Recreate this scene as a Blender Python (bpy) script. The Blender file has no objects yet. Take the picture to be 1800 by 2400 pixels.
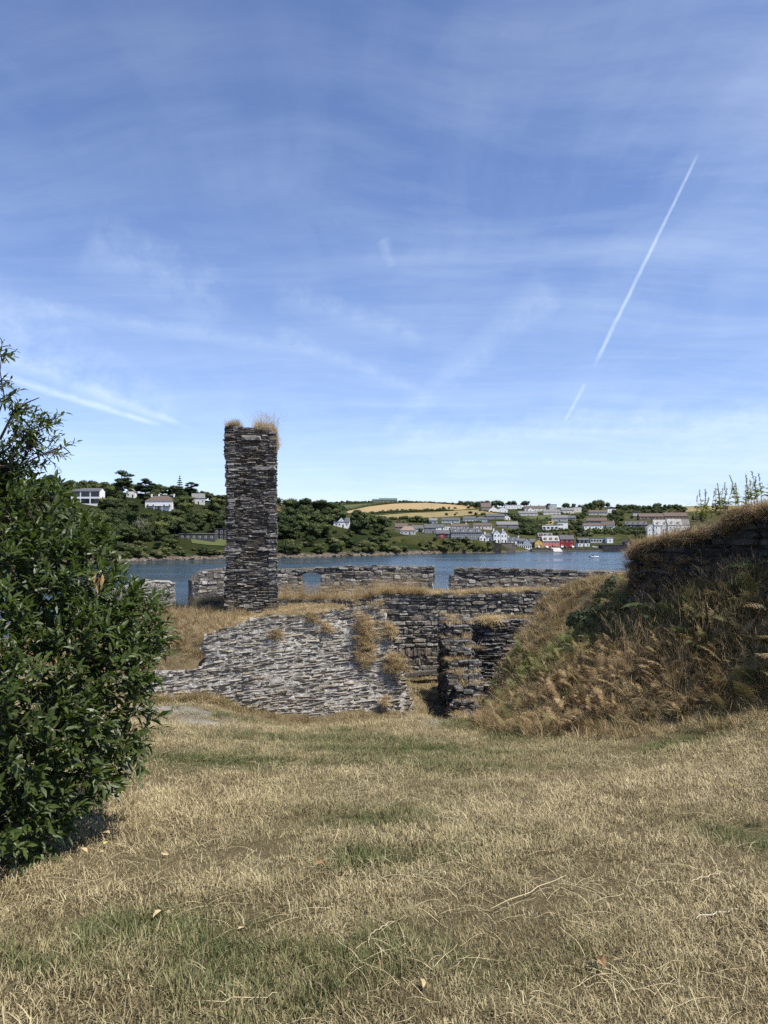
import bpy, math, random
import numpy as np
from mathutils import Vector, Matrix

random.seed(7)
rng = np.random.default_rng(7)
SC = bpy.context.scene
COL = SC.collection

# ------------------------------------------------------------------ camera
F = 1700.0                       # focal length in pixels of the 1800x2400 photograph
CAMZ = 1.6
HOR = 1230.0                     # row of the eye level
PITCH = math.atan((HOR - 1200) / F)
cam_d = bpy.data.cameras.new('camera')
cam = bpy.data.objects.new('camera', cam_d)
COL.objects.link(cam)
cam.location = (0, 0, CAMZ)
cam.rotation_euler = (math.pi / 2 + PITCH, 0, 0)
cam_d.sensor_fit = 'VERTICAL'
cam_d.sensor_height = 24.0
cam_d.lens = 24.0 * F / 2400.0
cam_d.clip_start = 0.05
cam_d.clip_end = 20000
SC.camera = cam

# ------------------------------------------------------------------ light
SUN_EL = math.radians(59)
SUN_AZ = math.radians(121)       # clockwise from the view direction (+Y): to the right and behind
sun_dir = Vector((math.cos(SUN_EL) * math.sin(SUN_AZ), math.cos(SUN_EL) * math.cos(SUN_AZ), math.sin(SUN_EL)))
ld = bpy.data.lights.new('sun', 'SUN')
ld.energy = 4.6
ld.angle = math.radians(0.53)
ld.color = (1.0, 0.95, 0.87)
sun = bpy.data.objects.new('sun', ld)
COL.objects.link(sun)
sun.rotation_euler = (-sun_dir).to_track_quat('-Z', 'Y').to_euler()
sun.location = (30, -10, 60)
SC.view_settings.view_transform = 'Standard'
SC.view_settings.look = 'None'
SC.view_settings.exposure = 0.62
SC.view_settings.gamma = 1.0
SC.view_settings.use_curve_mapping = False
SC.render.engine = 'CYCLES'
SC.cycles.use_denoising = False
SC.cycles.use_adaptive_sampling = True
SC.cycles.adaptive_threshold = 0.015
SC.cycles.max_bounces = 5
SC.cycles.diffuse_bounces = 2
SC.cycles.glossy_bounces = 2
SC.cycles.transmission_bounces = 2
SC.cycles.transparent_max_bounces = 8


def ray(px, py):
    """direction of a photograph pixel, scaled to y = 1"""
    x = (px - 900) / F
    u = (1200 - py) / F
    c, s = math.cos(PITCH), math.sin(PITCH)
    y = c - u * s
    z = s + u * c
    return x / y, z / y


def PX(px, py, Y):
    x, z = ray(px, py)
    return Vector((x * Y, Y, CAMZ + z * Y))


def to_px(p):
    c, s = math.cos(PITCH), math.sin(PITCH)
    d = p[1] * c + (p[2] - CAMZ) * s
    u = -p[1] * s + (p[2] - CAMZ) * c
    return 900 + F * p[0] / d, 1200 - F * u / d


# ------------------------------------------------------------------ node helpers
class NT:
    def __init__(s, tree):
        s.t = tree
        s.n = tree.nodes
        s.l = tree.links

    def new(s, kind, **kw):
        nd = s.n.new(kind)
        for k, v in kw.items():
            if isinstance(v, tuple) and k.startswith('i_'):
                pass
            setattr(nd, k, v)
        return nd

    def link(s, a, b):
        s.l.new(a, b)

    def inp(s, sock, v):
        if hasattr(v, 'is_output'):
            s.link(v, sock)
        else:
            sock.default_value = v

    def math(s, op, a, b=0.0, c=None, clamp=False):
        nd = s.n.new('ShaderNodeMath')
        nd.operation = op
        nd.use_clamp = clamp
        s.inp(nd.inputs[0], a)
        s.inp(nd.inputs[1], b)
        if c is not None:
            s.inp(nd.inputs[2], c)
        return nd.outputs[0]

    def vmath(s, op, a, b=None):
        nd = s.n.new('ShaderNodeVectorMath')
        nd.operation = op
        s.inp(nd.inputs[0], a)
        if b is not None:
            s.inp(nd.inputs[1], b)
        return nd.outputs['Value'] if op in ('DOT_PRODUCT', 'LENGTH', 'DISTANCE') else nd.outputs[0]

    def mix(s, f, a, b, mode='MIX'):
        nd = s.n.new('ShaderNodeMix')
        nd.data_type = 'RGBA'
        nd.blend_type = mode
        s.inp(nd.inputs[0], f)
        s.inp(nd.inputs[6], a if hasattr(a, 'is_output') else (*a, 1) if len(a) == 3 else a)
        s.inp(nd.inputs[7], b if hasattr(b, 'is_output') else (*b, 1) if len(b) == 3 else b)
        return nd.outputs[2]

    def ramp(s, f, stops, interp='LINEAR'):
        nd = s.n.new('ShaderNodeValToRGB')
        cr = nd.color_ramp
        cr.interpolation = interp
        while len(cr.elements) < len(stops):
            cr.elements.new(0.5)
        for e, (p, c) in zip(cr.elements, stops):
            e.position = p
            e.color = (c, c, c, 1) if not isinstance(c, tuple) else (*c, 1)
        s.inp(nd.inputs[0], f)
        return nd.outputs[0]

    def noise(s, vec, scale, detail=3, rough=0.55, dist=0.0):
        nd = s.n.new('ShaderNodeTexNoise')
        if vec is not None:
            s.link(vec, nd.inputs['Vector'])
        nd.inputs['Scale'].default_value = scale
        nd.inputs['Detail'].default_value = detail
        nd.inputs['Roughness'].default_value = rough
        nd.inputs['Distortion'].default_value = dist
        return nd.outputs[0]

    def mapping(s, vec, scale=(1, 1, 1), rot=(0, 0, 0), loc=(0, 0, 0)):
        nd = s.n.new('ShaderNodeMapping')
        s.link(vec, nd.inputs[0])
        nd.inputs['Location'].default_value = loc
        nd.inputs['Rotation'].default_value = rot
        nd.inputs['Scale'].default_value = scale
        return nd.outputs[0]

    def bump(s, h, strength=0.5, dist=0.02):
        nd = s.n.new('ShaderNodeBump')
        nd.inputs['Strength'].default_value = strength
        nd.inputs['Distance'].default_value = dist
        s.link(h, nd.inputs['Height'])
        return nd.outputs[0]


def material(name):
    m = bpy.data.materials.new(name)
    m.use_nodes = True
    nt = NT(m.node_tree)
    b = m.node_tree.nodes['Principled BSDF']
    b.inputs['Roughness'].default_value = 0.9
    b.inputs['Specular IOR Level'].default_value = 0.25
    return m, nt, b


def pos(nt):
    return nt.new('ShaderNodeNewGeometry').outputs['Position']


MATS = {}


def plain(name, col, rough=0.8, var=0.15, scale=0.4, spec=0.25):
    """a base colour with slight worn variation"""
    if name in MATS:
        return MATS[name]
    m, nt, b = material(name)
    n = nt.noise(pos(nt), scale, 4, 0.6)
    c = nt.mix(nt.ramp(n, [(0.3, 0.0), (0.7, 1.0)]), tuple(k * (1 - var) for k in col), tuple(min(1, k * (1 + var)) for k in col))
    nt.link(c, b.inputs['Base Color'])
    b.inputs['Roughness'].default_value = rough
    b.inputs['Specular IOR Level'].default_value = spec
    MATS[name] = m
    return m


# ------------------------------------------------------------------ sky: clear blue, thin cirrus, aircraft trails
W = bpy.data.worlds.new('World')
SC.world = W
W.use_nodes = True
wt = NT(W.node_tree)
bg = W.node_tree.nodes['Background']
sky = wt.new('ShaderNodeTexSky')
sky.sky_type = 'NISHITA'
sky.sun_disc = False
sky.sun_elevation = SUN_EL
sky.sun_rotation = SUN_AZ
sky.altitude = 20
sky.air_density = 0.85
sky.dust_density = 0.0
sky.ozone_density = 2.6
tc = wt.new('ShaderNodeTexCoord').outputs['Generated']
sep = wt.new('ShaderNodeSeparateXYZ')
wt.link(tc, sep.inputs[0])
zc = wt.math('ADD', wt.math('MAXIMUM', sep.outputs[2], 0.0), 0.12)
comb = wt.new('ShaderNodeCombineXYZ')
wt.link(wt.math('DIVIDE', sep.outputs[0], zc), comb.inputs[0])
wt.link(wt.math('DIVIDE', sep.outputs[1], zc), comb.inputs[1])
plane = comb.outputs[0]
warp = wt.new('ShaderNodeTexNoise')
wt.link(plane, warp.inputs['Vector'])
warp.inputs['Scale'].default_value = 0.55
warp.inputs['Detail'].default_value = 2
wv = wt.vmath('ADD', plane, wt.vmath('SCALE', warp.outputs['Color']))
wv.node.inputs[1].default_value = (0, 0, 0)
sc_ = [n for n in W.node_tree.nodes if n.type == 'VECT_MATH' and n.operation == 'SCALE'][0]
sc_.inputs['Scale'].default_value = 0.9
wt.link(sc_.outputs[0], wv.node.inputs[1])
fib = wt.noise(wt.mapping(wv, (0.75, 3.0, 1), (0, 0, math.radians(-28))), 1.3, 9, 0.62)
fib2 = wt.noise(wt.mapping(wv, (2.4, 0.6, 1), (0, 0, math.radians(14)), (3, 1, 0)), 1.1, 8, 0.62)
patch = wt.noise(wt.mapping(plane, (1, 1, 1), (0, 0, 0), (1.7, 4.2, 0)), 0.55, 3, 0.5)
cir = wt.math('ADD', wt.ramp(fib, [(0.40, 0.0), (0.85, 1.0)]), wt.math('MULTIPLY', wt.ramp(fib2, [(0.42, 0.0), (0.85, 1.0)]), 0.7))
cir = wt.math('MULTIPLY', cir, wt.ramp(patch, [(0.3, 0.25), (0.7, 1.0)]))
cir = wt.math('MULTIPLY', cir, 0.30)
low = wt.ramp(sep.outputs[2], [(0.0, 0.26), (0.07, 0.20), (0.16, 0.09), (0.40, 0.0)], 'EASE')
veil = wt.noise(wt.mapping(wv, (0.5, 1.3, 1), (0, 0, math.radians(-12)), (5, 2, 0)), 0.9, 5, 0.55)
low = wt.math('MULTIPLY', low, wt.ramp(veil, [(0.25, 0.55), (0.7, 1.15)]))
tot = wt.math('ADD', cir, low)


NZ = wt.noise(tc, 34, 4, 0.65)


def streak(p0, p1, w0, w1, amount, wisp=0.6, seed=0.0):
    """aircraft trail: soft band along the great circle between two sky directions"""
    a = (PX(*p0, 1) - Vector((0, 0, CAMZ))).normalized()
    b = (PX(*p1, 1) - Vector((0, 0, CAMZ))).normalized()
    n = a.cross(b).normalized()
    t = (b - a).normalized()
    ta, tb = a.dot(t), b.dot(t)
    al = wt.math('DIVIDE', wt.math('SUBTRACT', wt.vmath('DOT_PRODUCT', tc, tuple(t)), ta), tb - ta)
    wd = wt.math('MULTIPLY_ADD', al, (w1 - w0) / F, w0 / F)
    nz = NZ
    off = wt.math('MULTIPLY', wt.math('SUBTRACT', nz, 0.5), wt.math('MULTIPLY', wd, 1.1))
    d = wt.math('ABSOLUTE', wt.math('ADD', wt.vmath('DOT_PRODUCT', tc, tuple(n)), off))
    band = wt.math('SUBTRACT', 1.0, wt.math('DIVIDE', d, wd), clamp=True)
    band = wt.math('POWER', band, 0.8)
    win = wt.ramp(al, [(0.0, 0.0), (0.05, 1.0), (0.9, 1.0), (1.0, 0.0)])
    brk = wt.ramp(nz, [(0.3, 1 - wisp), (0.65, 1.0)])
    return wt.math('MULTIPLY', wt.math('MULTIPLY', band, win), wt.math('MULTIPLY', brk, amount))


for args in (((1638, 358), (1390, 862), 3.5, 6, 0.42, 0.45, 0.1), ((900, 1035), (2300, 985), 40, 75, 0.26, 0.5, 0.1), ((1000, 1090), (2300, 1075), 30, 60, 0.20, 0.5, 0.1), ((1372, 900), (1322, 990), 6, 4, 0.30, 0.5, 0.4),
             ((-160, 830), (385, 1000), 16, 6, 0.42, 0.4, 0.8), ((-160, 770), (452, 1006), 42, 6, 0.26, 0.6, 1.3),
             ((-250, 640), (420, 985), 110, 60, 0.17, 0.9, 2.7), ((60, 720), (760, 830), 22, 18, 0.14, 0.7, 3.4), ((640, 780), (1010, 930), 26, 16, 0.12, 0.8, 3.9),
             ((1300, 660), (880, 1040), 55, 20, 0.13, 0.6, 4.4), ((200, 560), (540, 740), 90, 70, 0.13, 0.9, 5.4),
             ((640, 690), (1010, 800), 40, 30, 0.14, 0.8, 6.6), ((895, 560), (925, 625), 20, 16, 0.14, 0.8, 7.2)):
    tot = wt.math('ADD', tot, streak(*args))
tot = wt.math('MINIMUM', tot, 0.9)
SKY_K = 0.114
skyc = wt.mix(1.0, sky.outputs[0], (SKY_K, SKY_K, SKY_K), 'MULTIPLY')
tint = wt.mix(1.0, skyc, (0.95, 0.945, 1.06), 'MULTIPLY')
tint = wt.mix(1.0, tint, wt.ramp(sep.outputs[2], [(0.0, (0.66, 0.70, 0.80)), (0.10, (0.78, 0.81, 0.88)), (0.32, (1.0, 0.98, 1.0))]), 'MULTIPLY')
cl = wt.mix(tot, tint, (0.62, 0.72, 0.84))
wt.link(cl, bg.inputs['Color'])
bg.inputs['Strength'].default_value = 1.0


# ------------------------------------------------------------------ object helpers
def mesh_obj(name, verts, faces, mat=None, parent=None, smooth=False, link=True):
    me = bpy.data.meshes.new(name)
    if isinstance(verts, np.ndarray):
        verts = verts.tolist()
    if isinstance(faces, np.ndarray):
        faces = faces.tolist()
    me.from_pydata(verts, [], faces)
    me.update()
    if mat is not None:
        for m in (mat if isinstance(mat, (list, tuple)) else [mat]):
            me.materials.append(m)
    if smooth:
        me.polygons.foreach_set('use_smooth', [True] * len(me.polygons))
    o = bpy.data.objects.new(name, me)
    if link:
        COL.objects.link(o)
    if parent is not None:
        o.parent = parent
    return o


def tag(o, label=None, cat=None, group=None, kind=None):
    if label:
        o['label'] = label
    if cat:
        o['category'] = cat
    if group:
        o['group'] = group
    if kind:
        o['kind'] = kind
    return o


def empty(name, loc, label=None, cat=None, group=None, rz=0.0):
    o = bpy.data.objects.new(name, None)
    o.empty_display_size = 0.2
    COL.objects.link(o)
    o.location = loc
    o.rotation_euler = (0, 0, rz)
    return tag(o, label, cat, group)


class MB:
    """collects simple solids into one mesh"""
    def __init__(s):
        s.v, s.f, s.m = [], [], []

    def add(s, vs, fs, mi=0):
        k = len(s.v)
        s.v += [tuple(v) for v in vs]
        s.f += [tuple(i + k for i in f) for f in fs]
        s.m += [mi] * len(fs)
        return s

    def box(s, x0, x1, y0, y1, z0, z1, mi=0):
        return s.add([(x0, y0, z0), (x1, y0, z0), (x1, y1, z0), (x0, y1, z0), (x0, y0, z1), (x1, y0, z1), (x1, y1, z1), (x0, y1, z1)],
                     [(0, 3, 2, 1), (4, 5, 6, 7), (0, 1, 5, 4), (1, 2, 6, 5), (2, 3, 7, 6), (3, 0, 4, 7)], mi)

    def prism(s, poly, a, b, axis='y', mi=0):
        """poly: (p, q) outline; extruded between a and b along axis ('y': p=x,q=z; 'x': p=y,q=z; 'z': p=x,q=y)"""
        n = len(poly)
        f3 = {'y': lambda p, q, t: (p, t, q), 'x': lambda p, q, t: (t, p, q), 'z': lambda p, q, t: (p, q, t)}[axis]
        vs = [f3(p, q, a) for p, q in poly] + [f3(p, q, b) for p, q in poly]
        fs = [tuple(range(n)), tuple(range(2 * n - 1, n - 1, -1))] + [(i, (i + 1) % n + 0, (i + 1) % n + n, i + n) for i in range(n)]
        return s.add(vs, fs, mi)

    def tube(s, pts, rad, seg=6, mi=0, cap=True):
        pts = [Vector(p) for p in pts]
        if not hasattr(rad, '__len__'):
            rad = [rad] * len(pts)
        k = len(s.v)
        up = None
        for i, p in enumerate(pts):
            d = (pts[min(i + 1, len(pts) - 1)] - pts[max(i - 1, 0)]).normalized()
            if up is None:
                up = Vector((0, 0, 1)) if abs(d.z) < 0.9 else Vector((1, 0, 0))
            a = d.cross(up).normalized()
            b = a.cross(d).normalized()
            up = b
            for j in range(seg):
                t = 2 * math.pi * j / seg
                s.v.append(tuple(p + a * math.cos(t) * rad[i] + b * math.sin(t) * rad[i]))
        for i in range(len(pts) - 1):
            for j in range(seg):
                j2 = (j + 1) % seg
                s.f.append((k + i * seg + j, k + i * seg + j2, k + (i + 1) * seg + j2, k + (i + 1) * seg + j))
                s.m.append(mi)
        if cap:
            s.f.append(tuple(k + j for j in range(seg - 1, -1, -1)))
            s.f.append(tuple(k + (len(pts) - 1) * seg + j for j in range(seg)))
            s.m += [mi, mi]
        return s

    def build(s, name, mats, parent=None, smooth=False, link=True):
        o = mesh_obj(name, s.v, s.f, mats, parent, smooth, link)
        if any(s.m):
            o.data.polygons.foreach_set('material_index', s.m)
        return o


def snoise(x, y, seed=0, octs=4):
    """cheap smooth noise from rotated sines, about -1..1"""
    r = np.random.default_rng(1000 + seed)
    out = np.zeros(np.broadcast(x, y).shape)
    amp, fr, tot_ = 1.0, 1.0, 0.0
    for _ in range(octs):
        for _ in range(3):
            a = r.uniform(0, 2 * math.pi)
            k = fr * r.uniform(0.7, 1.4)
            out = out + amp * np.sin(k * (x * math.cos(a) + y * math.sin(a)) + r.uniform(0, 6.28)) / 3
        tot_ += amp
        amp *= 0.55
        fr *= 2.1
    return out / tot_ * 1.6


def sstep(a, b, x):
    t = np.clip((x - a) / (b - a), 0, 1)
    return t * t * (3 - 2 * t)


# ------------------------------------------------------------------ scatter (geometry nodes, for uncountable stuff)
def scatter_tree():
    g = bpy.data.node_groups.new('scatter', 'GeometryNodeTree')
    g.interface.new_socket('Geometry', in_out='INPUT', socket_type='NodeSocketGeometry')
    g.interface.new_socket('Geometry', in_out='OUTPUT', socket_type='NodeSocketGeometry')
    return g


def scatter(name, pts, rot, scl, idx, tintv, variants, label=None, parent=None):
    """pts (n,3), rot (n,3) euler, scl (n,), idx (n,), tintv (n,); variants: list of unlinked objects"""
    me = bpy.data.meshes.new(name)
    n = len(pts)
    me.vertices.add(n)
    me.vertices.foreach_set('co', np.asarray(pts, dtype=np.float32).ravel())
    for nm, ty, dat, key in (('rot', 'FLOAT_VECTOR', rot, 'vector'), ('scl', 'FLOAT', scl, 'value'), ('idx', 'INT', idx, 'value'), ('tint', 'FLOAT', tintv, 'value')):
        a = me.attributes.new(nm, ty, 'POINT')
        a.data.foreach_set(key, np.asarray(dat, dtype=np.int32 if ty == 'INT' else np.float32).ravel())
    o = bpy.data.objects.new(name, me)
    COL.objects.link(o)
    if parent is not None:
        o.parent = parent
    c = bpy.data.collections.new(name + '_pieces')
    for i, v in enumerate(variants):
        v.name = f'{name}_piece_{i:02d}'
        c.objects.link(v)
    g = scatter_tree()
    nd, lk = g.nodes, g.links
    gi, go = nd.new('NodeGroupInput'), nd.new('NodeGroupOutput')
    ci = nd.new('GeometryNodeCollectionInfo')
    ci.inputs['Collection'].default_value = c
    ci.inputs['Separate Children'].default_value = True
    ci.inputs['Reset Children'].default_value = True
    ip = nd.new('GeometryNodeInstanceOnPoints')
    ip.inputs['Pick Instance'].default_value = True

    def attr(nm, ty):
        a = nd.new('GeometryNodeInputNamedAttribute')
        a.data_type = ty
        a.inputs['Name'].default_value = nm
        return a.outputs['Attribute']
    er = nd.new('FunctionNodeEulerToRotation')
    lk.new(attr('rot', 'FLOAT_VECTOR'), er.inputs[0])
    lk.new(gi.outputs[0], ip.inputs['Points'])
    lk.new(ci.outputs[0], ip.inputs['Instance'])
    lk.new(attr('idx', 'INT'), ip.inputs['Instance Index'])
    lk.new(er.outputs[0], ip.inputs['Rotation'])
    lk.new(attr('scl', 'FLOAT'), ip.inputs['Scale'])
    lk.new(ip.outputs[0], go.inputs[0])
    md = o.modifiers.new('scatter', 'NODES')
    md.node_group = g
    o['kind'] = 'stuff'
    if label:
        o['label'] = label
    return o

# ================================================================== near ground: the lawn, the mound, the bank
ctrl = []


def cp(px, py, d):
    p = PX(px, py, d)
    ctrl.append((p.x, p.y, p.z))


# open lawn, sloping away
for y, z in ((-8, 0.25), (-3, 0.1), (0, 0.03), (2.4, 0.0), (4.2, -0.2), (6, -0.48), (9, -1.02), (11, -1.38)):
    for x in (-9, -4.5, -2.2, 0, 2.2):
        lift = 0.0
        if y >= 6 and x <= -4.5:
            lift = 0.35
        elif y >= 9 and x == -2.2:
            lift = 0.12
        if x == 2.2 and y >= 11:
            continue
        ctrl.append((x, y, z + lift))
    for x in (4.5, 9):
        if y < 7.5:
            ctrl.append((x, y, z + (0.05 if y < 3 else 0.22 if y < 5 else 0.45) * (1 if x == 4.5 else 1.6)))
# foot of the leaning wall
for a in ((335, 1654, 12.0), (400, 1648, 12.0), (480, 1636, 12.0), (560, 1658, 12.0), (650, 1680, 11.9), (740, 1688, 11.9), (880, 1684, 11.9), (968, 1676, 12.0),
          (430, 1652, 11.2), (560, 1686, 11.0), (420, 1696, 10)):
    cp(*a)
# the mass behind it
for a in ((560, 1492, 13.4), (640, 1468, 13.5), (760, 1460, 13.5), (860, 1456, 13.5), (560, 1458, 15), (590, 1446, 15.8), (700, 1436, 15.5), (820, 1428, 15.5), (600, 1432, 17), (760, 1420, 17),
          (470, 1520, 13.2), (400, 1560, 13.0), (340, 1570, 13.0), (430, 1470, 14.4), (370, 1500, 14.6), (400, 1440, 16.5), (480, 1434, 16.5), (250, 1460, 16), (100, 1500, 15), (430, 1430, 18), (300, 1430, 18)):
    cp(*a)
for a in ((905, 1600, 13.5), (900, 1600, 15.5), (900, 1590, 17)):
    cp(*a)
# passage floor
for a in ((1000, 1696, 12.4), (1000, 1655, 14), (1000, 1620, 15.5), (1000, 1588, 17.3), (1060, 1700, 12.5), (1150, 1690, 12.6), (1130, 1690, 14), (1150, 1660, 15.4)):
    cp(*a)
# inside court beyond the walls, then down to the sea
for x in (-14, -7, -2, 3, 9, 16):
    for y, z in ((21, -2.3), (25, -2.7), (30, -3.2), (36, -5.0), (50, -13), (70, -24)):
        ctrl.append((x, y, z))
# right bank: toe on the lawn, slope, ridge
for a in ((1250, 1722, 9.4), (1150, 1712, 10.6), (1400, 1712, 9.0), (1560, 1690, 8.6), (1700, 1665, 8.2), (1810, 1640, 8.0),
          (1205, 1630, 11.8), (1160, 1650, 12.6), (1182, 1570, 13.0), (1215, 1505, 13.6), (1265, 1530, 12.6), (1138, 1690, 13.2), (1165, 1672, 14.2), (1200, 1655, 15.2), (1260, 1600, 11.4), (1330, 1600, 10.6),
          (1300, 1400, 14.6), (1250, 1440, 14.4), (1350, 1480, 12.8), (1430, 1360, 13.2), (1470, 1390, 12.2), (1480, 1465, 11.4), (1500, 1525, 10.4), (1600, 1430, 10.6), (1600, 1485, 9.6), (1750, 1445, 8.9), (1750, 1400, 9.6), (1850, 1360, 9.0), (2000, 1430, 8.2), (2000, 1380, 9.4)):
    cp(*a)
for p in ((7, 11, 0.9), (10, 10, 1.1), (8, 14, 0.7), (5.2, 14, 0.5), (5, 17, 0.0), (9, 18, 0.2), (9, 8, 0.7), (3.9, 16.6, -0.1), (2.6, 16.2, -2.0)):
    ctrl.append(p)
C_ = np.array(ctrl)
_d = np.sqrt(((C_[:, None, :2] - C_[None, :, :2]) ** 2).sum(-1) + 0.02)
_A = np.zeros((len(C_) + 3, len(C_) + 3))
_A[:len(C_), :len(C_)] = _d - np.eye(len(C_)) * 0.03
_A[:len(C_), len(C_)] = 1
_A[:len(C_), len(C_) + 1:] = C_[:, :2]
_A[len(C_), :len(C_)] = 1
_A[len(C_) + 1:, :len(C_)] = C_[:, :2].T
_w = np.linalg.solve(_A, np.concatenate([C_[:, 2], np.zeros(3)]))


def ground(x, y):
    x = np.asarray(x, float)
    y = np.asarray(y, float)
    sh = x.shape
    xf, yf = np.clip(x.ravel(), -16, 18), np.clip(y.ravel(), -8, 70)
    z = np.empty(len(xf))
    for i in range(0, len(xf), 20000):
        s = slice(i, i + 20000)
        d = np.sqrt((xf[s, None] - C_[None, :, 0]) ** 2 + (yf[s, None] - C_[None, :, 1]) ** 2 + 0.02)
        z[s] = d @ _w[:len(C_)] + _w[len(C_)] + xf[s] * _w[-2] + yf[s] * _w[-1]
    z += 0.018 * snoise(x.ravel() * 2.2, y.ravel() * 2.2, 3) + 0.03 * snoise(x.ravel() * 0.8, y.ravel() * 0.8, 5, 2)
    z = np.where(yf > 26, np.minimum(z, -2.6 - 0.0 * yf), z)
    return z.reshape(sh)


def gz(x, y):
    return float(ground(np.array([x]), np.array([y]))[0])


# ---- materials of the turf
GREEN_SPOTS = [(0.15, 8.1, 1.3, 0.9), (-0.9, 8.6, 1.6, 0.7), (0.6, 6.9, 1.0, 0.6), (-1.5, 6.6, 1.0, 0.5), (-0.2, 2.75, 0.75, 0.32), (-0.62, 2.62, 0.35, 0.3), (-1.0, 3.05, 0.35, 0.14), (-0.12, 3.75, 0.3, 0.18), (1.75, 9.6, 0.9, 0.5), (1.35, 11.3, 0.5, 0.8),
               (-2.6, 10.9, 0.9, 0.3), (-1.9, 11.3, 0.5, 0.25), (2.1, 4.3, 0.4, 0.3), (-0.65, 9.9, 0.4, 0.4), (-1.25, 2.7, 0.25, 0.16), (0.05, 4.6, 0.5, 0.2), (3.2, 7.8, 0.7, 0.4)]


def green_at(x, y):
    g = np.zeros(np.shape(x))
    wx = x + 0.16 * snoise(x * 6, y * 6, 21)
    wy = y + 0.16 * snoise(x * 6, y * 6, 22)
    for cx, cy, rx, ry in GREEN_SPOTS:
        q = ((wx - cx) / rx) ** 2 + ((wy - cy) / ry) ** 2
        g = np.maximum(g, np.exp(-q * 1.1))
    for cx, cy, rx, ry, k in ((0.1, 8.2, 2.8, 2.2, .55), (0.0, 5.2, 1.3, 2.4, .42), (-0.4, 2.7, 1.6, .6, .4), (1.6, 9.8, 1.6, 1.0, .42)):
        g = np.maximum(g, k * np.exp(-(((wx - cx) / rx) ** 2 + ((wy - cy) / ry) ** 2)))
    return np.clip(g * (0.75 + 0.35 * snoise(x * 5, y * 5, 23)) + 0.10 * snoise(x * 1.6, y * 1.6, 25) + 0.03, 0, 1)


def turf_material():
    m, nt, b = material('dry_turf')
    p = pos(nt)
    fine = nt.noise(p, 75, 5, 0.7)
    mid = nt.noise(p, 9, 4, 0.6)
    big = nt.noise(p, 0.9, 3, 0.55)
    c = nt.ramp(fine, [(0.25, (0.065, 0.050, 0.03)), (0.5, (0.18, 0.14, 0.08)), (0.78, (0.38, 0.31, 0.185))])
    c = nt.mix(nt.ramp(mid, [(0.35, 0.0), (0.7, 0.6)]), c, (0.13, 0.095, 0.05))
    gr = nt.new('ShaderNodeAttribute', attribute_name='green')
    c = nt.mix(nt.math('MULTIPLY', gr.outputs['Fac'], 0.7), c, nt.mix(fine, (0.02, 0.035, 0.008), (0.10, 0.13, 0.04)))
    bare = nt.new('ShaderNodeAttribute', attribute_name='bare')
    bn = nt.math('MULTIPLY', bare.outputs['Fac'], nt.ramp(nt.noise(p, 5, 4, 0.7), [(0.3, 0.2), (0.6, 1.0)]))
    c = nt.mix(bn, c, nt.mix(fine, (0.20, 0.18, 0.155), (0.42, 0.40, 0.365)))
    c = nt.mix(nt.ramp(big, [(0.35, 0.0), (0.7, 0.35)]), c, nt.mix(1.0, c, (0.72, 0.70, 0.66), 'MULTIPLY'))
    nt.link(c, b.inputs['Base Color'])
    b.inputs['Roughness'].default_value = 1.0
    b.inputs['Specular IOR Level'].default_value = 0.05
    nt.link(nt.bump(nt.math('ADD', fine, nt.math('MULTIPLY', mid, 0.8)), 0.9, 0.03), b.inputs['Normal'])
    return m


BARE = [(-3.3, 10.9, 0.95, 0.45), (-2.5, 10.3, 0.5, 0.25), (1.25, 13.2, 0.25, 1.2), (-3.9, 11.4, 0.8, 0.3), (0.75, 11.7, 0.3, 0.7)]


def bare_at(x, y):
    g = np.zeros(np.shape(x))
    wx = x + 0.12 * snoise(x * 7, y * 7, 31)
    wy = y + 0.12 * snoise(x * 7, y * 7, 32)
    for cx, cy, rx, ry in BARE:
        g = np.maximum(g, np.exp(-(((wx - cx) / rx) ** 2 + ((wy - cy) / ry) ** 2) * 1.3))
    return np.clip(g * 1.25, 0, 1)


xs = np.unique(np.concatenate([np.linspace(-160, -10, 16), np.linspace(-10, -6, 21), np.arange(-6, 6.01, 0.09), np.linspace(6, 12, 31), np.linspace(12, 160, 16)]).round(4))
ys = np.unique(np.concatenate([np.linspace(-60, -4, 10), np.arange(-4, 1, 0.4), np.arange(1, 18.01, 0.09), np.linspace(18, 30, 31), np.linspace(30, 75, 31)]).round(4))
GX, GY = np.meshgrid(xs, ys)
GZ = ground(GX, GY)
nv = GX.size
gv = np.stack([GX.ravel(), GY.ravel(), GZ.ravel()], 1)
ii = np.arange(len(ys) - 1)[:, None] * len(xs) + np.arange(len(xs) - 1)[None, :]
gf = np.stack([ii, ii + 1, ii + 1 + len(xs), ii + len(xs)], -1).reshape(-1, 4)
lawn = mesh_obj('ground', gv, gf, turf_material(), smooth=True)
for nm, fn in (('green', green_at), ('bare', bare_at)):
    at = lawn.data.attributes.new(nm, 'FLOAT', 'POINT')
    at.data.foreach_set('value', fn(gv[:, 0], gv[:, 1]).astype(np.float32))
tag(lawn, 'dry sloping lawn with bank and mound', kind='structure')


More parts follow.
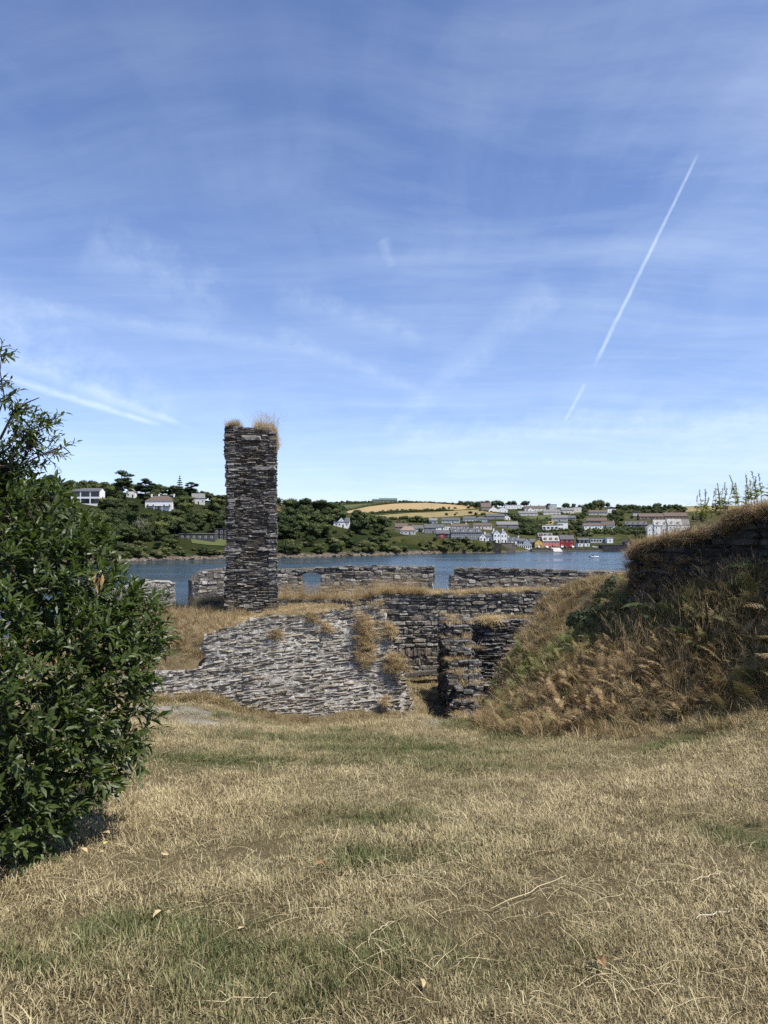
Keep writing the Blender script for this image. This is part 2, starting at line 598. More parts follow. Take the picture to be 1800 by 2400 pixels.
# ---- grass blades
def blades_mesh(name, n, rad, h0, h1, wid, lean, mat, curve=0.5, seedheads=0.0, seed=0, base_spread=1.0):
    r = np.random.default_rng(seed)
    V, Fc, br = [], [], []
    for i in range(n):
        a = r.uniform(0, 6.283)
        q = rad * math.sqrt(r.uniform()) * base_spread
        bx, by = q * math.cos(a), q * math.sin(a)
        h = r.uniform(h0, h1)
        la = a + r.normal(0, 0.9) if r.uniform() < 0.7 else r.uniform(0, 6.283)
        ln = r.uniform(*lean)
        dx, dy = math.cos(la), math.sin(la)
        fx, fy = -dy * wid * r.uniform(0.6, 1.2), dx * wid * r.uniform(0.6, 1.2)
        k = len(V)
        pts = []
        for t in (0, 0.4, 0.75, 1.0):
            th = ln * (0.45 + curve * t)
            pts.append((bx + dx * h * t * math.sin(th), by + dy * h * t * math.sin(th), h * t * math.cos(th)))
        for t, wd in zip(range(3), (1.0, 0.85, 0.55)):
            x, y, z = pts[t]
            V += [(x - fx * wd, y - fy * wd, z), (x + fx * wd, y + fy * wd, z)]
        V.append(pts[3])
        Fc += [(k, k + 1, k + 3, k + 2), (k + 2, k + 3, k + 5, k + 4), (k + 4, k + 5, k + 6)]
        br += [r.uniform()] * 7
        if r.uniform() < seedheads:                      # feathery seed head
            x, y, z = pts[3]
            for j in range(7):
                t = j / 6
                k = len(V)
                s = wid * 3.2 * (1 - 0.5 * t)
                ox, oy, oz = x + dx * 0.012 * j - dx * .05, y + dy * 0.012 * j, z + 0.013 * j - 0.05
                aa = r.uniform(0, 6.28)
                V += [(ox, oy, oz), (ox + math.cos(aa) * s * 1.3, oy + math.sin(aa) * s * 1.3, oz + 0.02), (ox + math.cos(aa + .7) * s, oy + math.sin(aa + .7) * s, oz + 0.035)]
                Fc.append((k, k + 1, k + 2))
                br += [0.5] * 3
    o = mesh_obj(name, V, Fc, mat, link=False)
    at = o.data.attributes.new('br', 'FLOAT', 'POINT')
    at.data.foreach_set('value', np.array(br, dtype=np.float32))
    return o


def grass_material(name, lo, mid_, hi, g_lo, g_hi, transl=0.25, clump=1.2):
    m, nt, b = material(name)
    br = nt.new('ShaderNodeAttribute', attribute_name='br').outputs['Fac']
    ti = nt.new('ShaderNodeAttribute', attribute_name='tint', attribute_type='INSTANCER').outputs['Fac']
    rn = nt.new('ShaderNodeObjectInfo').outputs['Random']
    n = nt.noise(pos(nt), clump, 3, 0.6)
    v = nt.math('ADD', nt.math('MULTIPLY', br, 0.75), nt.math('MULTIPLY', nt.math('SUBTRACT', n, 0.5), 0.9))
    v = nt.math('ADD', v, nt.math('MULTIPLY', nt.math('SUBTRACT', rn, 0.5), 0.25), clamp=True)
    dry = nt.ramp(v, [(0.05, lo), (0.42, mid_), (0.85, hi)])
    grn = nt.mix(v, g_lo, g_hi)
    gf_ = nt.math('ADD', ti, nt.math('MULTIPLY', nt.math('SUBTRACT', br, 0.5), 0.5), clamp=True)
    c = nt.mix(nt.ramp(gf_, [(0.22, 0.0), (0.62, 1.0)]), dry, grn)
    nt.link(c, b.inputs['Base Color'])
    b.inputs['Roughness'].default_value = 0.7
    b.inputs['Specular IOR Level'].default_value = 0.2
    tr = nt.new('ShaderNodeBsdfTranslucent')
    nt.link(c, tr.inputs['Color'])
    mx = nt.new('ShaderNodeMixShader')
    mx.inputs[0].default_value = transl
    nt.link(b.outputs[0], mx.inputs[1])
    nt.link(tr.outputs[0], mx.inputs[2])
    nt.link(mx.outputs[0], nt.n['Material Output'].inputs['Surface'])
    return m


M_LAWN = grass_material('lawn_straw', (0.13, 0.098, 0.050), (0.385, 0.315, 0.17), (0.70, 0.59, 0.36), (0.06, 0.085, 0.028), (0.20, 0.215, 0.085), 0.2, 2.2)
M_STRAW = grass_material('long_straw', (0.24, 0.165, 0.08), (0.50, 0.37, 0.19), (0.74, 0.61, 0.37), (0.05, 0.075, 0.018), (0.16, 0.18, 0.05), 0.3, 1.5)
M_BANK = grass_material('bank_straw', (0.16, 0.11, 0.055), (0.40, 0.29, 0.15), (0.66, 0.53, 0.32), (0.04, 0.065, 0.016), (0.15, 0.18, 0.05), 0.3, 1.5)


def scat_in(n, fn):
    """n candidates -> (x, y) kept by fn"""
    return fn(rng, n)


# short lawn all around the standing place
lv = [blades_mesh('lawn_tuft', 46, 0.10, 0.010, 0.036, 0.0018, (0.3, 1.5), M_LAWN, 0.5, 0, 40 + i) for i in range(5)]
lv += [blades_mesh('lawn_tuft', 22, 0.12, 0.03, 0.075, 0.0013, (0.9, 1.55), M_LAWN, 0.45, 0, 60 + i) for i in range(3)]
lv += [blades_mesh('lawn_tuft', 34, 0.05, 0.02, 0.06, 0.0019, (0.15, 0.9), M_LAWN, 0.5, 0, 70 + i) for i in range(2)]
P = []
for y0, y1, dens in ((1.2, 3.2, 1000), (3.2, 5.5, 520), (5.5, 8.5, 270), (8.5, 13.2, 150)):
    hw = 0.56 * y1 + 1.4
    n = int(dens * (y1 - y0) * 2 * hw)
    P.append(np.stack([rng.uniform(-hw, hw, n), rng.uniform(y0, y1, n)], 1))
P = np.concatenate(P)
bx = bare_at(P[:, 0], P[:, 1])
thin = snoise(P[:, 0] * 3.1, P[:, 1] * 3.1, 41)
keep = (rng.uniform(size=len(P)) > bx * 0.7) & (rng.uniform(size=len(P)) > 0.55 * (thin < -0.2))
keep &= ~((P[:, 1] > 12.2) & (P[:, 0] < 0.3))
P = P[keep]
Pq = np.column_stack([rng.uniform(0.0, 2.2, 1500), rng.uniform(12.3, 17.6, 1500)])
P = np.concatenate([P, Pq])
gn = np.clip(green_at(P[:, 0], P[:, 1]) * rng.uniform(.4, 1.2, len(P)), 0, .72)
Z = ground(P[:, 0], P[:, 1])
idx = rng.choice(10, len(P), p=[.15] * 5 + [.07] * 3 + [.02, .02])
hg = gn > 0.36
idx[hg & (rng.uniform(size=len(P)) < 0.45)] = 8
idx[hg & (rng.uniform(size=len(P)) < 0.3)] = 9
sz = rng.uniform(0.6, 1.25, len(P)) * (1 + .35 * snoise(P[:, 0] * 4, P[:, 1] * 4, 43)) * (1 + 0.06 * np.clip(P[:, 1] - 4, 0, 10))
scatter('lawn_grass', np.column_stack([P, Z - 0.004]), np.column_stack([rng.normal(0, .12, len(P)), rng.normal(0, .12, len(P)), rng.uniform(0, 6.283, len(P))]), sz, idx, gn, lv,
        'short parched straw coloured grass with green patches on the lawn')
# loose long straws lying about
ls = []
for i in range(4):
    r = np.random.default_rng(90 + i)
    V, Fc, br = [], [], []
    for j in range(2):
        a = r.uniform(0, 6.28)
        L = r.uniform(0.06, 0.20)
        k0 = r.uniform(-.45, .45)
        x, y = r.normal(0, .05, 2)
        k = len(V)
        for s in range(6):
            V += [(x - math.sin(a) * .0011, y + math.cos(a) * .0011, 0.018 + .008 * math.sin(s)), (x + math.sin(a) * .0009, y - math.cos(a) * .0009, 0.018 + .008 * math.sin(s))]
            x += math.cos(a) * L / 5
            y += math.sin(a) * L / 5
            a += k0 / 5
        Fc += [(k + 2 * s, k + 2 * s + 1, k + 2 * s + 3, k + 2 * s + 2) for s in range(5)]
        br += [1.0] * 12
    o = mesh_obj('straw', V, Fc, M_LAWN, link=False)
    o.data.attributes.new('br', 'FLOAT', 'POINT').data.foreach_set('value', np.array(br, dtype=np.float32))
    ls.append(o)
n = 1500
sy = 1.6 + 9.5 * rng.uniform(size=n) ** 1.6
sx = rng.uniform(-1, 1, n) * (0.56 * sy + 0.8)
kp = snoise(sx * 1.3, sy * 1.3, 51) > -0.35
sx, sy = sx[kp], sy[kp]
scatter('loose_straw', np.column_stack([sx, sy, ground(sx, sy)]), np.column_stack([0 * sx, 0 * sx, rng.uniform(0, 6.28, len(sx))]), rng.uniform(.7, 1.3, len(sx)), rng.integers(0, 4, len(sx)), 0 * sx, ls,
        'loose pale straws lying on the lawn')

# ================================================================== masonry
def stone_material(name, mortar, lichen_glint, rust=0.0, dark=1.0, white_top=0.3):
    m, nt, b = material(name)
    p = pos(nt)
    oc = nt.new('ShaderNodeObjectInfo').outputs['Color']
    at = nt.new('ShaderNodeAttribute', attribute_name='stone_colour').outputs['Color']
    c = nt.mix(1.0, oc, at, 'ADD')
    grain = nt.noise(nt.mapping(p, (1, 1, 4.5)), 16, 5, 0.7)
    fine = nt.noise(p, 90, 4, 0.7)
    c = nt.mix(1.0, c, nt.ramp(grain, [(0.25, 0.6 * dark), (0.75, 1.35 * dark)]), 'MULTIPLY')
    li = nt.noise(p, 17, 6, 0.72)
    c = nt.mix(nt.ramp(li, [(0.62 - lichen_glint * 0.22, 0.0), (0.74 - lichen_glint * 0.12, 0.85)]), c, (0.50, 0.49, 0.45))  # pale specks: lichen and lime, plus sunlit stone edges put into colour
    if rust:
        c = nt.mix(nt.ramp(nt.noise(p, 6.5, 5, 0.7), [(0.60, 0.0), (0.72, rust)]), c, (0.19, 0.11, 0.035))
    mo = nt.noise(p, 3.1, 4, 0.6)
    c = nt.mix(nt.ramp(mo, [(0.62, 0.0), (0.8, 0.5)]), c, (0.09, 0.085, 0.045))
    nt.link(c, b.inputs['Base Color'])
    b.inputs['Roughness'].default_value = 0.85
    b.inputs['Specular IOR Level'].default_value = 0.2
    nt.link(nt.bump(nt.math('ADD', grain, nt.math('MULTIPLY', fine, 0.35)), 0.8, 0.02), b.inputs['Normal'])
    return m


def mortar_material(name, a, b_, scale=9):
    m, nt, b = material(name)
    p = pos(nt)
    n = nt.noise(p, scale, 6, 0.7)
    f = nt.noise(p, 60, 4, 0.7)
    nt.link(nt.mix(nt.ramp(n, [(0.35, 0.0), (0.65, 1.0)]), a, b_), b.inputs['Base Color'])
    nt.link(nt.bump(nt.math('ADD', n, nt.math('MULTIPLY', f, .4)), 1.0, 0.05), b.inputs['Normal'])
    b.inputs['Roughness'].default_value = 1.0
    return m


M_SLATE = stone_material('thin_slate', None, 0.44, 0.45, 0.85)
M_LIME = stone_material('lime_washed_slate', None, 0.56, 0.35, 1.0)
M_RUBBLE = stone_material('grey_rubble', None, 0.48, 0.25, 1.1)  # pale specks raised to paint lit stone edges
M_DARKST = stone_material('shade_dark_stone', None, 0.1, 0.3, 0.7)  # shade on the bank wall put into a darker stone colour
M_MORT_D = mortar_material('dark_mortar', (0.025, 0.023, 0.02), (0.08, 0.072, 0.06))
M_MORT_L = mortar_material('lime_mortar', (0.07, 0.062, 0.052), (0.62, 0.59, 0.53), 16)
M_MORT_G = mortar_material('grey_mortar', (0.05, 0.046, 0.04), (0.17, 0.155, 0.13))

SV = []            # unit stone shapes: front at -y
for i in range(24):
    r = np.random.default_rng(300 + i)
    n = 8
    base = np.array([(-.5, -.42), (-.3, -.5), (.25, -.5), (.5, -.4), (.5, .38), (.28, .5), (-.25, .5), (-.5, .42)])
    o_ = base + r.normal(0, .045, base.shape)
    ins = base * np.array([0.90, 0.78]) + r.normal(0, .05, base.shape)
    tilt = r.normal(0, .14, 2)
    vb = np.column_stack([o_[:, 0], np.full(n, .5), o_[:, 1]])
    vm = np.column_stack([o_[:, 0] * 1.0, -.30 + r.normal(0, .05, n), o_[:, 1]])
    vf = np.column_stack([ins[:, 0], -.45 + ins @ tilt + r.normal(0, .035, n), ins[:, 1]])
    SV.append(np.concatenate([vb, vm, vf]))
SFACES = []
for a_ in (0, 8):
    SFACES += [(a_ + i, a_ + (i + 1) % 8, a_ + 8 + (i + 1) % 8, a_ + 8 + i) for i in range(8)]
SFACES.append(tuple(range(16, 24)))
STONE_MESH = {}


def stone_mesh(vi, mat):
    k = (vi, mat.name)
    if k not in STONE_MESH:
        me = bpy.data.meshes.new('stone')
        me.from_pydata(SV[vi].tolist(), [], SFACES)
        me.materials.append(mat)
        STONE_MESH[k] = me
    return STONE_MESH[k]


def inside(poly, u, v):
    c = False
    n = len(poly)
    for i in range(n):
        u1, v1 = poly[i]
        u2, v2 = poly[(i + 1) % n]
        if (v1 > v) != (v2 > v) and u < (u2 - u1) * (v - v1) / (v2 - v1) + u1:
            c = not c
    return c


PAL_SLATE = [(.115, .11, .108), (.085, .082, .082), (.15, .143, .135), (.06, .058, .058), (.13, .115, .095), (.21, .20, .19), (.10, .09, .08)]
PAL_CHIM = [(.13, .12, .105), (.10, .093, .085), (.155, .14, .12), (.085, .08, .075), (.14, .115, .085), (.19, .178, .16), (.115, .10, .083)]
PAL_LIME = [(.19, .18, .165), (.26, .25, .23), (.14, .13, .125), (.21, .19, .155), (.17, .145, .125), (.32, .31, .29), (.12, .115, .11)]
PAL_LEAN = [(.27, .24, .19), (.30, .27, .22), (.22, .197, .16), (.28, .235, .165), (.235, .19, .14), (.34, .31, .26), (.19, .172, .145), (.29, .245, .165)]
PAL_RUB = [(.175, .16, .138), (.135, .125, .11), (.21, .195, .165), (.105, .098, .088), (.16, .135, .105), (.25, .232, .2)]
PAL_RED = [(.15, .105, .085), (.12, .092, .078), (.17, .13, .105), (.11, .095, .085)]
PAL_DARK = [(.05, .047, .043), (.07, .066, .06), (.04, .038, .036), (.10, .092, .08)]  # dark stones; on left-facing faces they paint the shade


def spans(poly, v):
    xs_ = []
    n = len(poly)
    for i in range(n):
        u1, v1 = poly[i]
        u2, v2 = poly[(i + 1) % n]
        if (v1 > v) != (v2 > v):
            xs_.append((u2 - u1) * (v - v1) / (v2 - v1) + u1)
    xs_.sort()
    return list(zip(xs_[::2], xs_[1::2]))


class Face:
    """a flat masonry face: origin, right, up (outward = right x up), outline in metres"""
    def __init__(s, O, U, V, poly=None, px=None):
        s.O, s.U, s.V = Vector(O), Vector(U).normalized(), Vector(V).normalized()
        s.N = s.U.cross(s.V)
        if px is not None:
            poly = []
            for a, b in px:
                x, z = ray(a, b)
                d = Vector((x, 1, z))
                e = Vector((0, 0, CAMZ))
                t = (s.O - e).dot(s.N) / d.dot(s.N)
                q = e + d * t - s.O
                poly.append((q.dot(s.U), q.dot(s.V)))
        s.poly = poly

    def rough(s, amp=0.02, step=0.16):
        """a copy with an uneven, crumbling outline"""
        out = []
        n = len(s.poly)
        for i in range(n):
            (u1, v1), (u2, v2) = s.poly[i], s.poly[(i + 1) % n]
            L = math.hypot(u2 - u1, v2 - v1)
            out.append((u1, v1))
            k = int(L / step)
            for j in range(1, k):
                t = (j + rng.uniform(-.3, .3)) / k
                e = rng.normal(0, amp)
                out.append((u1 + (u2 - u1) * t - (v2 - v1) / L * e, v1 + (v2 - v1) * t + (u2 - u1) / L * e))
        return Face(s.O, s.U, s.V, out)

    def at(s, u, v, n=0.0):
        return s.O + s.U * u + s.V * v + s.N * n


def vface(px0, py0, depth, yaw=0.0, px=None, poly=None):
    a = math.radians(yaw)
    return Face(PX(px0, py0, depth), (math.cos(a), math.sin(a), 0), (0, 0, 1), poly, px)


def lay(face, ch, ln, pal, ang=0.0, prot=(-0.02, 0.03), depth=0.14, wob=1.5, skip=0.0, holes=(), gap=0.010, over=0.022, warp=None):
    """courses of stones over a face -> [(matrix 4x4, colour, variant)]"""
    out = []
    ca, sa = math.cos(math.radians(ang)), math.sin(math.radians(ang))
    rot = [(u * ca + v * sa, -u * sa + v * ca) for u, v in face.poly]
    u0, u1 = min(p[0] for p in rot), max(p[0] for p in rot)
    v0, v1 = min(p[1] for p in rot), max(p[1] for p in rot)
    v = v0 + 0.01
    amp = rng.uniform(0.3, 1.0)
    while v < v1:
        h = rng.uniform(*ch)
        u = u0 - rng.uniform(0, ln[1])
        while u < u1:
            l = rng.uniform(*ln) * (0.7 + 0.6 * rng.uniform())
            hh = h * rng.uniform(0.72, 1.12)
            uc = u + l / 2
            vc = v + h / 2 + 0.25 * h * math.sin(uc * 2.1 + v * 3) * amp
            a0, a1 = u, u + l
            u += l
            for c0, c1 in spans(rot, vc):              # keep the stone inside the outline
                if c0 < a1 - .03 and c1 > a0 + .03:
                    a0, a1 = max(a0, c0 - rng.uniform(0, over)), min(a1, c1 + rng.uniform(0, over))
                    break
            else:
                continue
            l = a1 - a0
            if l < .045:
                continue
            uc = (a0 + a1) / 2
            uu, vv = uc * ca - vc * sa, uc * sa + vc * ca
            if not inside(face.poly, uu, vv) or rng.uniform() < skip:
                continue
            if any(a <= uu <= b and c <= vv <= d for a, b, c, d in holes):
                continue
            w = math.radians(ang + rng.normal(0, wob))
            n_ = rng.normal(0, math.radians(2.5))
            U2 = face.U * math.cos(w) + face.V * math.sin(w)
            V2 = face.V * math.cos(w) - face.U * math.sin(w)
            N2 = (face.N + U2 * n_ + V2 * rng.normal(0, 0.06)).normalized()
            pr = rng.uniform(*prot) + (warp(uu, vv) if warp else 0.0)
            c = face.at(uu, vv, pr - depth / 2)
            M = np.eye(4)
            M[:3, 0] = np.array(U2) * (l - gap)
            M[:3, 1] = -np.array(N2) * depth
            M[:3, 2] = np.array(V2) * max(hh - gap * 0.6, 0.012)
            M[:3, 3] = np.array(c)
            k = pal[rng.integers(len(pal))]
            g = rng.uniform(0.75, 1.25)
            out.append((M, tuple(q * g for q in k), int(rng.integers(24)), face.N))
        v += h
    return out


def core(face, thick, inset=0.02, mb=None):
    n = len(face.poly)
    a = [face.at(u, v, -inset) for u, v in face.poly]
    b = [face.at(u, v, -thick) for u, v in face.poly]
    mb = mb or MB()
    area = sum(face.poly[i][0] * face.poly[(i + 1) % n][1] - face.poly[(i + 1) % n][0] * face.poly[i][1] for i in range(n))
    fs = [tuple(range(n)), tuple(range(2 * n - 1, n - 1, -1))] + [((i + 1) % n, i, i + n, (i + 1) % n + n) for i in range(n)]
    if area < 0:
        fs = [tuple(reversed(f)) for f in fs]
    return mb.add(a + b, fs)


def wall_thing(name, loc, label, cat, stones, core_mb, smat, cmat, group=None, most=300):
    root = empty(name, loc, label, cat, group)
    L = Vector(loc)
    T = np.eye(4)
    T[:3, 3] = -np.array(L)
    o = core_mb.build('core', cmat, root)
    o.matrix_basis = Matrix.Translation(-L)
    eye = np.array((0, 0, CAMZ))

    def score(s):
        M = s[0]
        d = eye - M[:3, 3]
        q = np.linalg.norm(d)
        f = max(0.0, float(np.dot(d / q, np.array(s[3]))))
        return -np.linalg.norm(M[:3, 0]) * np.linalg.norm(M[:3, 2]) * f / q ** 2
    stones = sorted(stones, key=score)
    for M, colr, vi, _ in stones[:most]:
        so = bpy.data.objects.new('stone', stone_mesh(vi, smat))
        COL.objects.link(so)
        so.parent = root
        so.matrix_basis = Matrix((T @ M).tolist())
        so.color = (*colr, 1)
    rest = stones[most:]
    if rest:
        V = np.concatenate([SV[vi] @ M[:3, :3].T + (T @ M)[:3, 3] for M, _, vi, _ in rest])
        FF = []
        for i in range(len(rest)):
            FF += [tuple(q + 24 * i for q in f) for f in SFACES]
        ro = mesh_obj('small_stones', V, FF, smat, root)
        ro.color = (0, 0, 0, 1)
        at = ro.data.attributes.new('stone_colour', 'FLOAT_COLOR', 'POINT')
        cc = np.repeat(np.array([(*c, 1) for _, c, _, _ in rest], dtype=np.float32), 24, axis=0)
        at.data.foreach_set('color', cc.ravel())
        ro['kind'] = 'stuff'
    return root


# ---- chimney stack
CH_YAW = 8.0
ch = vface(531, 1430, 16.0, CH_YAW, poly=None)
cw, chh, cd = 1.10, 4.02, 0.85
z0 = -0.35
prof = [(-0.02, z0), (cw + 0.03, z0), (cw + 0.0, 0.9), (cw - 0.03, 2.2), (cw - 0.06, 3.5), (cw - 0.08, 3.82), (cw - 0.16, 3.98), (0.62, 4.02), (0.36, 4.04), (0.10, 4.10), (-0.05, 4.05), (-0.06, 3.62), (-0.02, 3.3), (0.0, 1.5)]
ch.poly = prof
rt = Face(ch.at(cw - 0.01, 0), -ch.N, (0, 0, 1), [(0, z0), (cd, z0), (cd, 3.9), (0, 3.95)])
lf = Face(ch.at(0.0, 0, -cd), ch.N, (0, 0, 1), [(0, z0), (cd, z0), (cd, 4.0), (0, 4.0)])
chr_ = ch.rough(.014, .12)
S = lay(chr_, (0.02, 0.046), (0.08, 0.28), PAL_CHIM, 0, (-0.014, 0.013), 0.17, 1.6, gap=.003, warp=lambda u, v: .018 * math.sin(2.3 * v + 1.5 * u) + .012 * math.sin(5.1 * v - 4 * u))
for k in range(34):                                   # larger quoins and packing stones
    sd = k % 3
    qh, ql = rng.uniform(.06, .12), rng.uniform(.22, .42)
    uq = ql / 2 - .05 if sd == 0 else cw - ql / 2 - .01 if sd == 1 else rng.uniform(.3, .8)
    vq = rng.uniform(-.2, 3.7)
    M = np.eye(4)
    M[:3, 0] = np.array(ch.U) * ql
    M[:3, 1] = -np.array(ch.N) * .2
    M[:3, 2] = np.array(ch.V) * qh
    M[:3, 3] = np.array(ch.at(uq, vq, .02 - .1))
    gq = rng.uniform(.09, .17)
    S.append((M, (gq, gq * .96, gq * .9), int(rng.integers(24)), ch.N))
S += lay(rt, (0.026, 0.06), (0.12, 0.36), PAL_SLATE, 0, (-0.03, 0.005), 0.16, gap=.005)
S += lay(lf, (0.03, 0.07), (0.12, 0.36), PAL_SLATE, 0, (-0.03, 0.02), 0.16, gap=.005)
tp = Face(ch.at(0, 4.0, 0), ch.U, -ch.N, [(0.0, 0.05), (cw - .15, 0.05), (cw - .15, cd - .05), (0.0, cd - .05)])
S += lay(tp, (0.10, 0.2), (0.2, 0.45), PAL_SLATE, 7, (0.0, 0.10), 0.10)
# broad slabs that stand out in the photograph
for (u, v, l, h, g) in ((0.78, 3.13, 0.55, 0.085, .27), (0.13, 3.10, 0.24, 0.06, .33), (0.52, 3.80, 0.40, 0.10, .24), (0.80, 2.93, 0.34, 0.035, .36), (0.82, 0.62, 0.34, 0.08, .03), (0.3, 0.86, 0.4, 0.05, .25)):
    M = np.eye(4)
    M[:3, 0] = np.array(ch.U) * l
    M[:3, 1] = -np.array(ch.N) * 0.2
    M[:3, 2] = np.array(ch.V) * h
    M[:3, 3] = np.array(ch.at(u, v, 0.045 - 0.1))
    S.append((M, (g, g * .97, g * .92), int(rng.integers(24)), ch.N))
# footing on the left
fo = Face(ch.at(-0.06, 0, 0.02), ch.U, (0, 0, 1), [(0, z0), (0.12, z0), (0.12, 1.05), (0.06, 0.95), (0.0, 0.6)])
S += lay(fo, (0.04, 0.08), (0.06, 0.12), PAL_SLATE, 0, (-0.04, 0.02), 0.3)
mb = core(chr_, cd, 0.028)
wall_thing('chimney_stack', PX(590, 1440, 16.3), 'tall dark slate chimney stack with dry grass tufts on its broken top', 'chimney', S, mb, M_SLATE, M_MORT_D)

# ---- leaning slab of fallen wall
a = PX(560, 1684, 12.0)
b = PX(960, 1684, 12.0)
t = PX(760, 1440, 12.6)
U = (b - a).normalized()
V = (t - a) - U * (t - a).dot(U)
ln_px = [(318, 1655), (318, 1574), (360, 1572), (400, 1570), (440, 1570), (474, 1562), (482, 1540), (470, 1518), (480, 1490), (530, 1472), (590, 1450), (640, 1440), (700, 1438), (760, 1432), (800, 1424), (850, 1420), (890, 1424), (905, 1438),
         (912, 1500), (930, 1545), (948, 1580), (962, 1620), (968, 1650), (968, 1700), (880, 1706), (740, 1712), (640, 1704), (560, 1672), (480, 1645), (400, 1650)]
lw = Face(a, U, V, px=ln_px)
LUR = max(p[0] for p in lw.poly)


def lean_warp(u, v):
    return 0.05 * math.sin(1.7 * u + 0.8 * v) + 0.02 * math.sin(4.3 * u - 2.9 * v + 1) - 0.30 * max(0.0, 1 - (LUR - u) / 0.55) ** 2


lwr = lw.rough(.025, .15)
S = lay(lwr, (0.024, 0.052), (0.09, 0.32), PAL_LEAN, 7.0, (-0.010, 0.014), 0.15, 2.4, 0.06, gap=0.011, warp=lean_warp)
rq = Face(lw.at(*lw.poly[16]), -lw.N, lw.V, [(0, -0.1), (0.5, -0.1), (0.5, -1.7), (0, -1.7)])
mb = core(lwr, 0.75, 0.36)
g = 0.055
gu = np.arange(min(p[0] for p in lw.poly), LUR, g)
gv_ = np.arange(min(p[1] for p in lw.poly), max(p[1] for p in lw.poly), g)
for u in gu:                                          # bulging lime-mortar bed behind the slates
    for v in gv_:
        if inside(lwr.poly, u + g / 2, v + g / 2):
            mb.add([lw.at(a_, b_, lean_warp(a_, b_) - 0.016 + 0.012 * math.sin(31 * a_ + 17 * b_) * math.sin(23 * b_ - 11 * a_)) for a_, b_ in ((u, v), (u + g, v), (u + g, v + g), (u, v + g))], [(0, 1, 2, 3)])
# right return of the slab (seen edge-on)
e0, e1 = lw.poly[17], lw.poly[22]
U3 = -lw.N
ed = Face(lw.at(*e1), U3, lw.V, [(0, -0.2), (0.6, -0.2), (0.6, 1.2), (0, 1.2)])
wall_thing('leaning_wall', PX(700, 1690, 12.4), 'leaning slab of pale slate wall with white lime mortar below the chimney', 'wall', S, mb, M_LIME, M_MORT_L)

# ---- wall across the back of the passage, with a low opening under a lintel
rw_px = [(640, 1500), (640, 1408), (780, 1406), (850, 1404), (870, 1398), (905, 1391), (1000, 1394), (1100, 1394), (1121, 1386), (1146, 1386), (1150, 1392), (1200, 1388), (1290, 1386), (1325, 1398), (1325, 1560), (1240, 1640), (1048, 1640), (1048, 1578), (944, 1590), (944, 1640), (880, 1640)]
rw = vface(640, 1500, 17.2, 3.0, px=rw_px)
q0 = Face(rw.O, rw.U, rw.V, px=[(930, 1518), (1012, 1562)]).poly
hole = (q0[0][0], q0[1][0], q0[1][1], q0[0][1])
rwr = rw.rough(.025, .2)
S = lay(rwr, (0.045, 0.13), (0.10, 0.32), PAL_RUB, 0, (-0.02, 0.02), 0.16, 1.8, 0.02, holes=(hole,), gap=0.014)
u0, u1, v0, v1 = hole
for k in range(2):
    fb = Face(rw.O, rw.U, rw.V, [(u0, v0 + k * (v1 - v0) / 2), (u1, v0 + k * (v1 - v0) / 2), (u1, v0 + (k + 1) * (v1 - v0) / 2), (u0, v0 + (k + 1) * (v1 - v0) / 2)])
    S += lay(fb, ((v1 - v0) / 2 - .01, (v1 - v0) / 2), (0.055, 0.085), PAL_RED, 0, (-0.03, 0.015), 0.15, 2.5)
mb = core(rwr, 0.9, 0.035)
p0 = rw.at(rw.poly[18][0] - 0.3, -2.5, -0.88)
mb2 = Face(rw.at(0, 0, -0.75), rw.U, rw.V, [(rw.poly[18][0] - .2, -3), (rw.poly[16][0] + .2, -3), (rw.poly[16][0] + .2, -.9), (rw.poly[18][0] - .2, -.9)])
core(mb2, 0.14, 0.0, mb)
wall_thing('rubble_wall', PX(1000, 1620, 17.2), 'grey rubble wall with grass along its top behind the narrow passage', 'wall', S, mb, M_RUBBLE, M_MORT_G)

lm = plain('weathered_wood', (0.085, 0.078, 0.07), 0.85, 0.4, 14)
pa, pb = PX(938, 1584, 17.02), PX(1052, 1570, 17.0)
d = (pb - pa)
mb = MB()
h, w = 0.075, 0.10
prof_ = [(-w, -h / 2), (w, -h / 2), (w * .96, h / 2), (-w * .96, h / 2 * 1.05)]
n = 7
for i in range(n):
    t = i / (n - 1)
    c = pa + d * t + Vector((0, 0, 0.006 * math.sin(5 * t)))
    for yy, zz in prof_:
        mb.v.append((c.x, c.y + yy, c.z + zz * (1 + .12 * math.sin(9 * t))))
for i in range(n - 1):
    for j in range(4):
        mb.f.append((i * 4 + j, i * 4 + (j + 1) % 4, i * 4 + 4 + (j + 1) % 4, i * 4 + 4 + j))
mb.f += [(3, 2, 1, 0), (4 * n - 4, 4 * n - 3, 4 * n - 2, 4 * n - 1)]
mb.m = [0] * len(mb.f)
tag(mb.build('timber_lintel', lm), 'dark weathered timber lintel over the low opening in the rubble wall', 'lintel')

